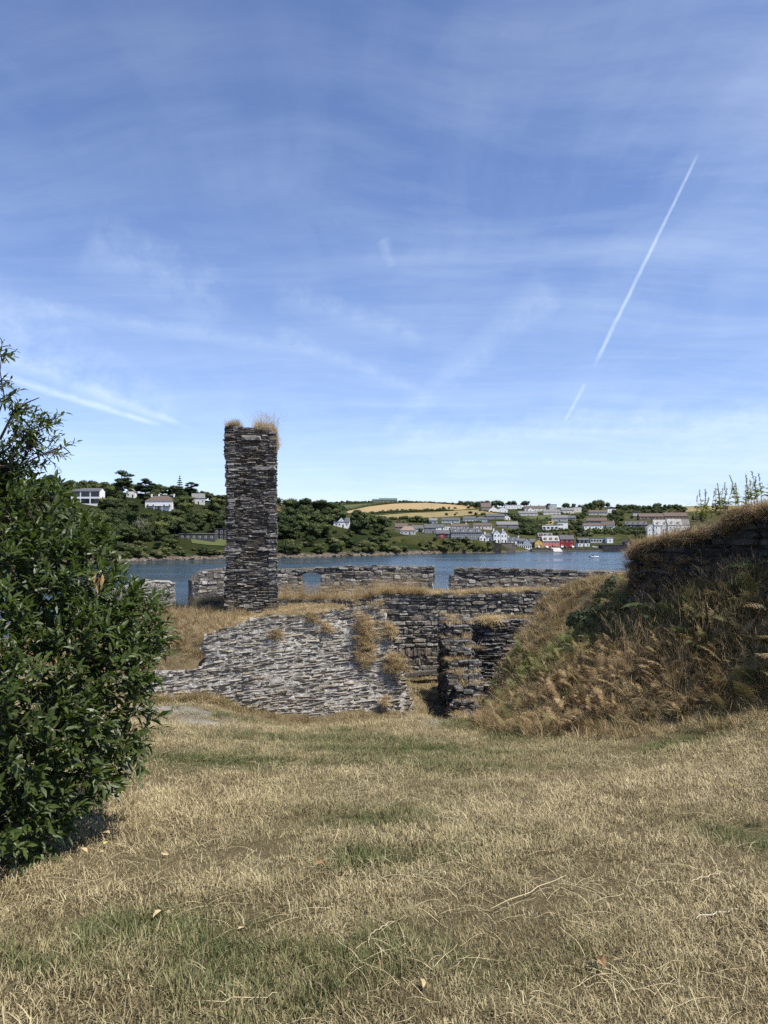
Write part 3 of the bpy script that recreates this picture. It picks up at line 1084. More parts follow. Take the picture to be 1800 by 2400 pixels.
# ---- cross wall ending beside the passage (stepped, broken)
S, mb = [], MB()
xl, xr = 1.235, 1.76
prev = -3.0
blocks = ((12.5, 12.75, -1.70), (12.75, 13.0, -1.50), (13.0, 13.3, -1.28), (13.3, 13.7, -1.16), (13.7, 14.0, -0.98), (14.0, 14.3, -0.80), (14.3, 14.75, -0.68), (14.75, 15.1, -0.44), (15.1, 15.75, -0.36))
XL, XR = xl, xr
for ya, yb, zt in blocks:
    xl, xr = XL + rng.normal(0, .04), XR + rng.normal(0, .08)
    fr = Face((xl, ya, 0), (1, 0, 0), (0, 0, 1), [(0, max(prev - .1, -2.6)), (xr - xl, max(prev - .1, -2.6)), (xr - xl - .03, zt), (0.02, zt - .03)])
    le = Face((xl, yb, 0), (0, -1, 0), (0, 0, 1), [(0, -2.6), (yb - ya, -2.6), (yb - ya, zt - .04), (0, zt)])
    ri = Face((xr, ya, 0), (0, 1, 0), (0, 0, 1), [(0, -2.6), (yb - ya, -2.6), (yb - ya, zt), (0, zt - .04)])
    for fc in (fr, le, ri):
        S += lay(fc, (0.04, 0.10), (0.1, 0.3), PAL_DARK if fc is le else PAL_SLATE, rng.normal(0, 2), (-0.04, 0.05), 0.15, 3)  # darker stones on the left face carry its shade as colour
    mb.box(xl + .03, xr - .03, ya + .03, yb + .03, -2.7, zt - .03)
    prev = zt
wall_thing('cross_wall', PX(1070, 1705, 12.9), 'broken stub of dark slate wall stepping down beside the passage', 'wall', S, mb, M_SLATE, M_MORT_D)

sw = vface(1100, 1660, 15.75, -2, px=[(1100, 1470), (1112, 1458), (1160, 1452), (1235, 1452), (1260, 1470), (1250, 1700), (1100, 1700)])
sw = sw.rough(.03, .2)
S = lay(sw, (0.03, 0.065), (0.12, 0.36), [tuple(1.35 * q for q in c) for c in PAL_SLATE], 1.0, (-0.03, 0.025), 0.15, 1.5, gap=.006)
wall_thing('slate_wall', PX(1150, 1680, 15.8), 'low thin-coursed slate wall between the stub wall and the grassy bank', 'wall', S, core(sw, 0.5, 0.05), M_SLATE, M_MORT_D)

# ---- outer walls along the water
ow = vface(640, 1420, 26.6, 0, px=[(600, 1440), (600, 1338), (640, 1337), (700, 1334), (760, 1331), (850, 1328), (940, 1328), (1012, 1327), (1018, 1332), (1018, 1440), (752, 1440), (752, 1347), (741, 1343), (718, 1343), (706, 1348), (706, 1440)])
ow = ow.rough(.035, .22)
S = lay(ow, (0.06, 0.12), (0.15, 0.4), PAL_DARK + PAL_RUB[:2], 0, (-0.02, 0.04), 0.16)
mb = core(ow, 0.45, 0.03)
f1 = vface(640, 1420, 26.05, 0, px=[(600, 1440), (600, 1350), (650, 1349), (706, 1352), (706, 1440)])
f2 = vface(640, 1420, 26.05, 0, px=[(753, 1440), (753, 1350), (800, 1346), (860, 1342), (930, 1345), (985, 1345), (1000, 1351), (1016, 1353), (1016, 1440)])
for f in (f1, f2):
    f = f.rough(.03, .2)
    S += lay(f, (0.06, 0.15), (0.15, 0.45), PAL_RUB, 0, (-0.02, 0.03), 0.16)
    core(f, 0.56, 0.03, mb)
re = Face(f2.at(f2.poly[7][0], 0), (0, 1, 0), (0, 0, 1), [(0, -0.5), (0.9, -.5), (0.9, 1.2), (0.05, 1.05)])
S += lay(re, (0.08, 0.15), (0.15, 0.4), [(.34, .33, .30), (.26, .25, .23)], 0, (-0.02, 0.02), 0.15)
wall_thing('window_wall', PX(800, 1440, 26.5), 'long ruined wall with a window opening onto the water right of the chimney', 'wall', S, mb, M_RUBBLE, M_MORT_G)

ow = vface(1060, 1420, 27.0, -2, px=[(1066, 1450), (1066, 1334), (1080, 1331), (1150, 1332), (1180, 1335), (1260, 1336), (1400, 1340), (1470, 1342), (1470, 1450)])
ow = ow.rough(.035, .22)
S = lay(ow, (0.06, 0.12), (0.15, 0.4), PAL_DARK + PAL_RUB[:2], 0, (-0.02, 0.04), 0.16)
mb = core(ow, 0.45, 0.03)
f1 = vface(1060, 1420, 26.3, -2, px=[(1055, 1450), (1055, 1353), (1075, 1354), (1090, 1359), (1114, 1362), (1121, 1367), (1165, 1364), (1185, 1357), (1230, 1355), (1280, 1356), (1286, 1357), (1286, 1369), (1296, 1369), (1296, 1357), (1310, 1354), (1400, 1358), (1470, 1364), (1470, 1450)])
f1r = f1.rough(.035, .2)
S += lay(f1r, (0.06, 0.14), (0.15, 0.45), PAL_RUB, 0, (-0.02, 0.03), 0.16)
core(f1r, 0.56, 0.03, mb)
le = Face(f1.at(f1.poly[0][0], 0, -.9), (0, -1, 0), (0, 0, 1), [(0, -.5), (0.9, -.5), (0.9, 1.05), (0.0, 1.05)])
S += lay(le, (0.08, 0.15), (0.15, 0.4), PAL_DARK, 0, (-0.02, 0.02), 0.15)  # left end laid dark, its shade painted by stone colour
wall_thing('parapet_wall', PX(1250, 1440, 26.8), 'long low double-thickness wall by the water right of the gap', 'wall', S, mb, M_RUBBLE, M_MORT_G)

lwf = vface(452, 1412, 25.0, 27, px=[(455, 1440), (452, 1362), (462, 1352), (474, 1342), (492, 1337), (545, 1335), (575, 1335), (575, 1440)])
lwr2 = lwf.rough(.03, .2)
S = lay(lwr2, (0.08, 0.17), (0.14, 0.38), PAL_LIME, 0, (-0.02, 0.02), 0.16)
le = Face(lwf.at(lwf.poly[0][0], 0, -.75), lwf.N, (0, 0, 1), [(0, -.5), (0.75, -.5), (0.75, 0.75), (0.4, 0.72), (0, 0.6)])
S += lay(le, (0.06, 0.14), (0.14, 0.35), PAL_DARK, 0, (-0.02, 0.03), 0.16)  # unlit left end: shade put into a darker stone palette
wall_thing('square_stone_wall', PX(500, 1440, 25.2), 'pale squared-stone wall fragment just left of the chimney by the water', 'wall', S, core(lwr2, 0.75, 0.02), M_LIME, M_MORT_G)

stf = vface(330, 1430, 22.5, 14, px=[(250, 1460), (250, 1385), (280, 1378), (330, 1368), (360, 1363), (395, 1364), (408, 1372), (410, 1460)])
S = lay(stf, (0.05, 0.11), (0.14, 0.36), PAL_LIME, 0, (-0.02, 0.03), 0.16)
re = Face(stf.at(stf.poly[7][0], 0), -stf.N, (0, 0, 1), [(0, -.3), (0.6, -.3), (0.6, .8), (0.0, .8)])
S += lay(re, (0.06, 0.12), (0.14, 0.3), PAL_LIME, 0, (-0.03, 0.0), 0.14)
wall_thing('wall_stub', PX(340, 1450, 22.8), 'short pale wall stub behind the right edge of the leafy shrub', 'wall', S, core(stf, 0.6, 0.02), M_LIME, M_MORT_L)

lo = vface(452, 1440, 17.0, -6, px=[(448, 1460), (450, 1430), (462, 1418), (480, 1412), (545, 1408), (560, 1408), (560, 1460)])
S = lay(lo, (0.04, 0.08), (0.14, 0.36), PAL_DARK + PAL_SLATE[:2], 0, (-0.03, 0.03), 0.15)
wall_thing('grass_topped_wall', PX(500, 1455, 17.2), 'low dark wall remnant under a cap of dry grass at the chimney foot', 'wall', S, core(lo, 0.8, 0.03), M_SLATE, M_MORT_D)

# ---- wall on the bank at the right
A, B = PX(1480, 1290, 11.7), PX(1850, 1165, 8.8)
Ub = Vector((B.x - A.x, B.y - A.y, 0)).normalized()
bw = Face(A, Ub, (0, 0, 1), px=[(1478, 1520), (1476, 1330), (1482, 1298), (1510, 1275), (1560, 1262), (1620, 1250), (1680, 1238), (1740, 1205), (1800, 1190), (1900, 1170), (2100, 1150), (2100, 1600), (1700, 1560)])
bwr = bw.rough(.04, .25)
S = lay(bwr, (0.04, 0.11), (0.14, 0.42), PAL_DARK, 0, (-0.05, 0.05), 0.16, 2.5)  # dark palette paints the shade this wall stands in
ef = Face(bw.at(bw.poly[1][0], 0, -.8), bw.N, (0, 0, 1), [(0, -1.2), (.8, -1.2), (.8, -.15), (0, -.15)])
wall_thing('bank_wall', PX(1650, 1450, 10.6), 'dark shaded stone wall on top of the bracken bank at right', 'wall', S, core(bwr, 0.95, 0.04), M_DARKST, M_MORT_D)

# ================================================================== the harbour and the far shore
WL = CAMZ - 20.0                                  # water level: 20 m below the eye


def water_material():
    m, nt, b = material('harbour_water')
    p = pos(nt)
    w1 = nt.noise(nt.mapping(p, (0.35, 1.0, 1), (0, 0, 0.25)), 0.9, 4, 0.6)
    w2 = nt.noise(nt.mapping(p, (0.10, 0.34, 1), (0, 0, -0.15)), 0.35, 4, 0.55)
    cur = nt.noise(nt.mapping(p, (0.25, 1.0, 1), (0, 0, 0.1)), 0.035, 4, 0.6)
    h = nt.math('ADD', nt.math('MULTIPLY', w1, 0.5), nt.math('MULTIPLY', w2, 1.6))
    nt.link(nt.bump(h, 1.0, 0.45), b.inputs['Normal'])
    nt.link(nt.mix(nt.ramp(cur, [(0.4, 0.0), (0.62, 1.0)]), (0.014, 0.032, 0.042), (0.026, 0.052, 0.066)), b.inputs['Base Color'])
    nt.link(nt.ramp(cur, [(0.4, 0.06), (0.62, 0.28)]), b.inputs['Roughness'])
    b.inputs['IOR'].default_value = 1.33
    b.inputs['Specular IOR Level'].default_value = 0.5
    return m


wx_ = [-9000, -2500, -900, -300, 0, 300, 900, 2500, 9000]
wy_ = [-3000, 0, 75, 300, 700, 1500, 4000, 12000]
wv_ = [(x, y, WL) for y in wy_ for x in wx_]
wf_ = [(j * 9 + i, j * 9 + i + 1, j * 9 + i + 10, j * 9 + i + 9) for j in range(7) for i in range(8)]
tag(mesh_obj('water', wv_, wf_, water_material()), 'blue rippled harbour water', kind='structure')


def Dw(py):
    return (20.0 / -ray(900, py)[1])


# far hillside: rows of the shore, of the bank top behind it, and of the skyline
HPX = [-900, 600, 750, 800, 870, 930, 1000, 1050, 1080, 1120, 1150, 1185, 1200, 1250, 1300, 1350, 1400, 1500, 1600, 1800, 2700]
HYS = [1296, 1296, 1296, 1296, 1296, 1296, 1296, 1296, 1296, 1296, 1296, 1295, 1294, 1291.5, 1291, 1291, 1291, 1290.5, 1290, 1289, 1289]
HYC = [1280, 1280, 1280, 1275, 1268, 1262, 1262, 1263, 1264, 1266, 1271, 1276, 1283, 1285, 1284.5, 1284, 1283, 1279, 1276, 1274, 1274]
HYK = [1192, 1190, 1181, 1179, 1176, 1176, 1178, 1181, 1183, 1187, 1188, 1189, 1189, 1187, 1189, 1190, 1188, 1189, 1187, 1184, 1184]
HDK = [1250, 1250, 1350, 1350, 1350, 1350, 1320, 1260, 1230, 1180, 1150, 1150, 1150, 1150, 1120, 1120, 1120, 1150, 1200, 1250, 1250]


def ip(xs_, ys_):
    return lambda p: float(np.interp(p, xs_, ys_))


hys, hyc, hyk, hdk = ip(HPX, HYS), ip(HPX, HYC), ip(HPX, HYK), ip(HPX, HDK)


def hill_depth(px, py):
    yc, yk = hyc(px), hyk(px)
    dc = Dw(hys(px)) + 7.0
    t = min(max((yc - py) / (yc - yk), 0.0), 1.0)
    return dc + (hdk(px) - dc) * t ** 1.25


def hill_pt(px, py):
    return PX(px, py, hill_depth(px, py))


# wooded headland
LPX = [-900, -200, 100, 250, 400, 530, 650, 760, 900, 960, 1000, 1030, 1046]
LYS = [1330, 1324, 1320, 1316.5, 1312, 1309, 1307, 1304.5, 1301, 1299, 1297.5, 1296.5, 1295.5]
LYK = [1140, 1140, 1143, 1152, 1160, 1180, 1200, 1205, 1240, 1256, 1268, 1280, 1290]
lys, lyk = ip(LPX, LYS), ip(LPX, LYK)
ldw = ip([-900, 300, 650, 900, 1046], [130, 125, 110, 80, 20])


def head_depth(px, py):
    ys_, yk = lys(px), lyk(px)
    yc = ys_ - min(9.0, 0.3 * (ys_ - yk))
    d0 = Dw(ys_) + 4
    t = min(max((yc - py) / max(yc - yk, .1), 0.0), 1.0)
    return d0 + ldw(px) * t ** 1.1


def head_pt(px, py):
    return PX(px, py, head_depth(px, py))


def hill_material(name, cols, rocky):
    m, nt, b = material(name)
    p = pos(nt)
    n = nt.noise(p, 0.035, 5, 0.6)
    f = nt.noise(p, 0.6, 5, 0.7)
    c = nt.ramp(n, [(0.3, cols[0]), (0.5, cols[1]), (0.7, cols[2])])
    c = nt.mix(1.0, c, nt.ramp(f, [(0.25, 0.6), (0.75, 1.3)]), 'MULTIPLY')
    sp = nt.new('ShaderNodeSeparateXYZ')
    nt.link(p, sp.inputs[0])
    hgt = nt.math('ADD', sp.outputs[2], nt.math('MULTIPLY', nt.noise(p, 0.18, 4, .7), 5.0))
    rock = nt.ramp(nt.math('DIVIDE', nt.math('SUBTRACT', hgt, WL), 12.0), [(rocky * 0.75, 1.0), (rocky, 0.0)])
    st = nt.noise(nt.mapping(p, (1, 1, 2.5), (0.5, 0.2, 0)), 0.55, 6, 0.75)
    c = nt.mix(rock, c, nt.ramp(st, [(0.3, (0.03, 0.027, 0.024)), (0.52, (0.13, 0.105, 0.08)), (0.75, (0.30, 0.245, 0.18))]))
    nt.link(c, b.inputs['Base Color'])
    nt.link(nt.bump(st, 0.8, 1.2), b.inputs['Normal'])
    b.inputs['Roughness'].default_value = 1.0
    b.inputs['Specular IOR Level'].default_value = 0.05
    return m


def strip_terrain(name, pxs, rows, mat, label):
    """rows: list of functions px -> point"""
    V, Fc = [], []
    for fn in rows:
        for p in pxs:
            V.append(tuple(fn(p)))
    n = len(pxs)
    for j in range(len(rows) - 1):
        for i in range(n - 1):
            Fc.append((j * n + i, j * n + i + 1, (j + 1) * n + i + 1, (j + 1) * n + i))
    return tag(mesh_obj(name, V, Fc, mat, smooth=True), label, kind='structure')


def jag(px, k, amp):
    return amp * float(snoise(np.array([px * 0.13 + k * 3.1]), np.array([k * 1.7]), 77, 4)[0])


def hrow(t):
    def fn(px):
        yc, yk = hyc(px), hyk(px)
        return hill_pt(px, yc + (yk - yc) * t)
    return fn


def shore_row(k):                                   # cliff foot to bank top
    def fn(px):
        a = PX(px, hys(px), Dw(hys(px)))
        b_ = hill_pt(px, hyc(px))
        q = a.lerp(b_, k)
        q.z = a.z + (b_.z - a.z) * (k ** 0.7)
        q.y += jag(px, k, 2.5) * (1 if k < 1 else 0)
        return q
    return fn


def hback(k):
    def fn(px):
        q = hill_pt(px, hyk(px))
        return q + Vector((q.x / q.y * 400 * k, 400 * k, -35 * k))
    return fn


pxs = list(np.arange(-900, 600, 60)) + list(np.arange(600, 1700, 6)) + list(np.arange(1700, 2701, 50))
M_HILL = hill_material('hill_pasture', ((0.03, 0.037, 0.013), (0.052, 0.057, 0.02), (0.09, 0.083, 0.032)), 0.30)
strip_terrain('hillside', pxs, [lambda px: PX(px, hys(px), Dw(hys(px))) + Vector((0, -3, -3))] + [shore_row(k) for k in (0, .25, .5, .75)] + [hrow(t) for t in np.linspace(0, 1, 46)] + [hback(k) for k in (.15, .5, 1, 2.5)],
              M_HILL, 'green and tan hillside across the water')


def lrow(t):
    def fn(px):
        ys_, yk = lys(px), lyk(px)
        yc = ys_ - min(9.0, 0.3 * (ys_ - yk))
        return head_pt(px, yc + (yk - yc) * t)
    return fn


def lshore(k):
    def fn(px):
        a = PX(px, lys(px), Dw(lys(px)))
        b_ = lrow(0)(px)
        q = a.lerp(b_, k)
        q.y += jag(px, k + 5, 2.2) * (1 if k < 1 else 0)
        q.z += jag(px, k + 9, 0.8) if 0 < k < 1 else 0
        return q
    return fn


def lback(k):
    def fn(px):
        q = head_pt(px, lyk(px))
        return q + Vector((q.x / q.y * 150 * k, 150 * k, -40 * k))
    return fn


lpx = list(np.arange(-900, 150, 50)) + list(np.arange(150, 1047, 5)) + [1046]
M_HEAD = hill_material('wood_floor', ((0.016, 0.024, 0.008), (0.024, 0.032, 0.011), (0.04, 0.044, 0.016)), 0.42)
strip_terrain('headland', lpx, [lambda px: PX(px, lys(px), Dw(lys(px))) + Vector((0, -3, -3))] + [lshore(k) for k in (0, .2, .4, .6, .8)] + [lrow(t) for t in np.linspace(0, 1, 24)] + [lback(k) for k in (.2, .5, 1.0)],
              M_HEAD, 'wooded headland with rocky shore across the water')


# ---- fields as thin sheets draped on the slope
def field(name, label, poly, mat, lift=0.35, fn=hill_pt):
    """poly: pixel outline, resampled as a grid between its top and bottom edges"""
    top, bot = poly
    V, Fc = [], []
    n, m_ = 28, 7
    for j in range(m_):
        for i in range(n):
            s, t = i / (n - 1), j / (m_ - 1)
            tx = np.interp(s, np.linspace(0, 1, len(top)), [p[0] for p in top])
            ty = np.interp(s, np.linspace(0, 1, len(top)), [p[1] for p in top])
            bx_ = np.interp(s, np.linspace(0, 1, len(bot)), [p[0] for p in bot])
            by = np.interp(s, np.linspace(0, 1, len(bot)), [p[1] for p in bot])
            q = fn(bx_ + (tx - bx_) * t, by + (ty - by) * t)
            V.append((q.x, q.y, q.z + lift))
    for j in range(m_ - 1):
        for i in range(n - 1):
            Fc.append((j * n + i, j * n + i + 1, (j + 1) * n + i + 1, (j + 1) * n + i))
    tag(mesh_obj(name, V, Fc, mat, smooth=True), label, kind='structure')


def crop_material(name, a, b_, rows=True):
    m, nt, b = material(name)
    p = pos(nt)
    n = nt.noise(nt.mapping(p, (0.35, 1, 1), (0, 0, 0.5)), 0.12, 6, 0.65)
    nt.link(nt.mix(nt.ramp(n, [(0.3, 0.0), (0.7, 1.0)]), a, b_), b.inputs['Base Color'])
    b.inputs['Roughness'].default_value = 1
    return m


M_GOLD = crop_material('stubble', (0.26, 0.185, 0.085), (0.36, 0.265, 0.135))
M_TANF = crop_material('dry_pasture', (0.17, 0.135, 0.055), (0.27, 0.215, 0.095))
M_GRNF = crop_material('green_pasture', (0.055, 0.068, 0.022), (0.09, 0.096, 0.032))
M_PALE = crop_material('pale_stubble', (0.42, 0.34, 0.20), (0.52, 0.43, 0.27))
field('field', 'golden stubble field below the skyline', ([(800, 1196), (860, 1188), (920, 1181), (1000, 1178.5), (1080, 1184), (1115, 1187)], [(812, 1203), (880, 1203), (950, 1199), (1010, 1197), (1080, 1195), (1112, 1192)]), M_GOLD)
field('field', 'tan pasture strip under the golden field', ([(880, 1209), (960, 1203), (1010, 1201.5), (1075, 1197), (1120, 1195), (1160, 1199)], [(885, 1219), (950, 1216), (1010, 1214), (1080, 1210), (1120, 1206), (1175, 1204)]), M_TANF)
field('field', 'green field left of the golden field', ([(752, 1189), (800, 1184), (850, 1181), (884, 1179.5)], [(760, 1199), (800, 1195.5), (850, 1189), (888, 1182)]), M_GRNF)
field('field', 'pale stubble field on the skyline', ([(750, 1179.5), (780, 1178.3), (806, 1177)], [(750, 1183.5), (780, 1182), (808, 1180.5)]), M_PALE)
field('field', 'green meadow amid the hillside houses', ([(1222, 1214), (1260, 1209), (1300, 1205), (1318, 1204)], [(1216, 1219), (1260, 1222), (1290, 1217), (1305, 1213)]), M_GRNF)
field('field', 'tan paddock behind the modern white house', ([(1226, 1226), (1270, 1224), (1300, 1219)], [(1216, 1236), (1262, 1235), (1296, 1230)]), M_TANF)
field('field', 'dry pasture on the far right skyline', ([(1590, 1190), (1700, 1186), (1800, 1185)], [(1600, 1200), (1700, 1197), (1800, 1197)]), M_TANF)
field('lawn', 'green lawn in front of the low waterside house', ([(446, 1263), (480, 1259), (560, 1262)], [(450, 1274), (490, 1279), (560, 1282)]), M_GRNF, 0.4, head_pt)
field('lawn', 'green lawn below the white gabled farmhouses', ([(1380, 1241), (1440, 1240), (1465, 1240)], [(1372, 1247), (1420, 1248), (1460, 1246)]), M_GRNF)


# ---- trees
def leaf_material(name, lo, hi, transl=0.2):
    m, nt, b = material(name)
    p = pos(nt)
    rn = nt.new('ShaderNodeObjectInfo').outputs['Random']
    n = nt.noise(p, 0.8, 4, 0.7)
    v = nt.math('ADD', nt.math('MULTIPLY', n, 0.6), nt.math('MULTIPLY', rn, 0.45), clamp=True)
    c = nt.mix(nt.ramp(v, [(0.25, 0.0), (0.8, 1.0)]), lo, hi)
    nt.link(c, b.inputs['Base Color'])
    b.inputs['Roughness'].default_value = 0.7
    b.inputs['Specular IOR Level'].default_value = 0.15
    return m


M_BROAD = leaf_material('broadleaf', (0.020, 0.032, 0.011), (0.068, 0.085, 0.028))
M_BROAD2 = leaf_material('pale_broadleaf', (0.045, 0.058, 0.016), (0.11, 0.125, 0.038))
M_OLIVE = leaf_material('scrub_leaf', (0.05, 0.056, 0.022), (0.115, 0.115, 0.045))
M_PINE = leaf_material('pine_needles', (0.016, 0.030, 0.014), (0.042, 0.060, 0.024))
M_BARK = plain('bark', (0.11, 0.09, 0.07), 0.95, 0.4, 3)
M_DEAD = plain('bare_branches', (0.26, 0.24, 0.21), 0.95, 0.3, 3)


def crown_lobes(r, lobes, nleaf, size, V, Fc, mi, MI, flat=1.0, fill=0.0):
    """leaf faces over a set of lobes (cx,cy,cz,rx,ry,rz); faces turned roughly outward so lobes catch light and shade"""
    area = np.array([l[3] * l[5] for l in lobes])
    cnt = np.maximum((nleaf * area / area.sum()).astype(int), 6)
    for l, n in zip(lobes, cnt):
        d = r.normal(size=(n, 3))
        d /= np.linalg.norm(d, axis=1)[:, None]
        d[:, 2] = np.where(d[:, 2] < -0.35, -d[:, 2] * 0.4, d[:, 2])
        rad = 1 + r.normal(0, .09, n) - fill * r.uniform(size=n) ** 2
        c = np.array(l[:3]) + d * np.array(l[3:]) * rad[:, None]
        nn = d / np.array(l[3:]) + 0
        nn /= np.linalg.norm(nn, axis=1)[:, None]
        nn = nn + r.normal(0, .42, (n, 3))
        nn /= np.linalg.norm(nn, axis=1)[:, None]
        u = np.cross(nn, r.normal(size=(n, 3)))
        u /= np.linalg.norm(u, axis=1)[:, None]
        v = np.cross(nn, u)
        s = size * r.uniform(.6, 1.4, (n, 1))
        k = len(V)
        q = np.stack([c - u * s, c - v * s * .75, c + u * s, c + v * s * .75], 1).reshape(-1, 3)
        V += q.tolist()
        Fc += [(k + 4 * i, k + 4 * i + 1, k + 4 * i + 2, k + 4 * i + 3) for i in range(n)]
        MI += [mi] * n


def solid_lobe(l, V, Fc, mi, MI, r, k=0.80):
    """inner mass of a lobe (twigs and shaded leaves)"""
    st, sl = 5, 8
    b0 = len(V)
    for i in range(st + 1):
        th = math.pi * i / st
        for j in range(sl):
            ph = 2 * math.pi * j / sl
            q = k * (1 + r.normal(0, .06))
            V.append((l[0] + l[3] * q * math.sin(th) * math.cos(ph), l[1] + l[4] * q * math.sin(th) * math.sin(ph), l[2] + l[5] * q * math.cos(th)))
    for i in range(st):
        for j in range(sl):
            Fc.append((b0 + i * sl + j, b0 + (i + 1) * sl + j, b0 + (i + 1) * sl + (j + 1) % sl, b0 + i * sl + (j + 1) % sl))
            MI.append(mi)


def trunk_mesh(h, r0, limbs, r, V, Fc, MI, mi):
    mb = MB()
    mb.tube([(0, 0, -0.04), (0.01, 0, h * .5), (0.0, 0.01, h)], [r0, r0 * .75, r0 * .5], 6)
    for tip in limbs:
        mb.tube([(0, 0, h * .7), tuple(Vector((0, 0, h)).lerp(Vector(tip), .5)), tip], [r0 * .45, r0 * .3, r0 * .12], 4)
    k = len(V)
    V += mb.v
    Fc += [tuple(i + k for i in f) for f in mb.f]
    MI += [mi] * len(mb.f)


def tree_variant(seed, mats, shape='round', nleaf=1500):
    """unit-height tree mesh: material 0 leaves, 1 wood"""
    r = np.random.default_rng(seed)
    lobes = []
    if shape == 'round':
        n = 11
        for i in range(n):
            a = r.uniform(0, 6.28)
            z = r.uniform(0.32, 0.84)
            q = 0.36 * math.sqrt(max(0.05, 1 - ((z - .52) / .48) ** 2)) * r.uniform(.5, 1.0)
            s = r.uniform(.13, .21)
            lobes.append((q * math.cos(a), q * math.sin(a), z, s, s, s * .82))
        lobes.append((0, 0, .6, .26, .26, .3))
    elif shape == 'bush':
        for i in range(8):
            a = r.uniform(0, 6.28)
            q = r.uniform(.1, .5)
            s = r.uniform(.2, .34)
            lobes.append((q * math.cos(a), q * math.sin(a), r.uniform(.25, .68), s, s, s * .8))
        lobes.append((0, 0, .45, .4, .4, .42))
    elif shape == 'tall':
        for i in range(12):
            a = r.uniform(0, 6.28)
            z = r.uniform(.2, .88)
            q = .2 * math.sqrt(max(.05, 1 - z)) * r.uniform(.6, 1.3)
            s = r.uniform(.1, .16)
            lobes.append((q * math.cos(a), q * math.sin(a), z, s, s, s * 1.1))
        lobes.append((0, 0, .5, .17, .17, .38))
    V, Fc, MI = [], [], []
    trunk_mesh(0.45, 0.028, [(l[0], l[1], l[2]) for l in lobes[:4]], r, V, Fc, MI, 1)
    for l in lobes:
        solid_lobe(l, V, Fc, 0, MI, r)
    crown_lobes(r, lobes, nleaf, 0.032, V, Fc, 0, MI)
    me = bpy.data.meshes.new('tree')
    me.from_pydata(V, [], Fc)
    for m in mats:
        me.materials.append(m)
    me.polygons.foreach_set('material_index', MI)
    return me


TV = [tree_variant(500 + i, (M_BROAD, M_BARK), 'round') for i in range(6)]
TV2 = [tree_variant(580 + i, (M_BROAD2, M_BARK), 'round') for i in range(3)]
TT = [tree_variant(520 + i, (M_BROAD, M_BARK), 'tall') for i in range(2)]
TB = [tree_variant(540 + i, (M_OLIVE, M_BARK), 'bush', 900) for i in range(3)]
TG = [tree_variant(560 + i, (M_BROAD, M_BARK), 'bush', 900) for i in range(3)]
KEEP = []                                              # (x0, y0, x1, y1) pixel boxes that stay open


def blocked(x0, y0, x1, y1, base):
    return any(base > k[4] and x0 < k[2] and x1 > k[0] and y0 < k[3] and y1 > k[1] for k in KEEP)


def put_tree(me, name, p, h, wd, label, group, sink=0.03):
    o = bpy.data.objects.new(name, me)
    COL.objects.link(o)
    o.location = p - Vector((0, 0, h * sink))
    o.scale = (h * wd, h * wd, h)
    o.rotation_euler = (0, 0, rng.uniform(0, 6.28))
    return tag(o, label, 'tree', group)

# ================================================================== houses
M_GLASS, _nt, _b = material('window_glass')
_b.inputs['Base Color'].default_value = (0.018, 0.022, 0.028, 1)
_b.inputs['Roughness'].default_value = 0.12
_b.inputs['Specular IOR Level'].default_value = 0.5
WALLC = dict(white=(0.78, 0.77, 0.74), cream=(0.62, 0.58, 0.50), grey=(0.22, 0.22, 0.22), pale=(0.50, 0.50, 0.48), dark=(0.07, 0.068, 0.066), red=(0.30, 0.035, 0.035), pink=(0.50, 0.17, 0.13), brick=(0.26, 0.085, 0.05),
             yellow=(0.55, 0.38, 0.11), blue=(0.30, 0.36, 0.42), stone=(0.18, 0.165, 0.145), black=(0.03, 0.03, 0.035), brown=(0.13, 0.095, 0.075))
ROOFC = dict(slate=(0.095, 0.095, 0.10), grey=(0.17, 0.165, 0.16), brown=(0.115, 0.085, 0.07), light=(0.32, 0.31, 0.29), tan=(0.22, 0.165, 0.13), dark=(0.045, 0.045, 0.05), green=(0.10, 0.15, 0.13))


def wallm(c):
    return plain('render_' + c, WALLC[c], 0.85, 0.06, 0.5)


def roofm(c):
    return plain('roof_' + c, ROOFC[c], 0.75, 0.2, 0.8)


def window_part(root, x, z, w, h, y, frame='white', side=None):
    """a window standing 4 cm proud of the wall: frame (slot 0), glass (slot 1)"""
    mb = MB()
    t = min(0.14, w * 0.16)
    if side is None:
        mb.box(x - w / 2, x - w / 2 + t, y - .09, y + .02, z, z + h)
        mb.box(x + w / 2 - t, x + w / 2, y - .09, y + .02, z, z + h)
        mb.box(x - w / 2 + t, x + w / 2 - t, y - .09, y + .02, z, z + t)
        mb.box(x - w / 2 + t, x + w / 2 - t, y - .09, y + .02, z + h - t, z + h)
        mb.box(x - w / 2 + t, x + w / 2 - t, y - .04, y + .015, z + t, z + h - t, 1)
    else:
        s = side
        mb.box(min(y, y + s * .09), max(y, y + s * .09), x - w / 2, x - w / 2 + t, z, z + h)
        mb.box(min(y, y + s * .09), max(y, y + s * .09), x + w / 2 - t, x + w / 2, z, z + h)
        mb.box(min(y, y + s * .09), max(y, y + s * .09), x - w / 2 + t, x + w / 2 - t, z, z + t)
        mb.box(min(y, y + s * .09), max(y, y + s * .09), x - w / 2 + t, x + w / 2 - t, z + h - t, z + h)
        mb.box(min(y, y + s * .04), max(y, y + s * .04), x - w / 2 + t, x + w / 2 - t, z + t, z + h - t, 1)
    return mb.build('window', [wallm(frame), M_GLASS], root)


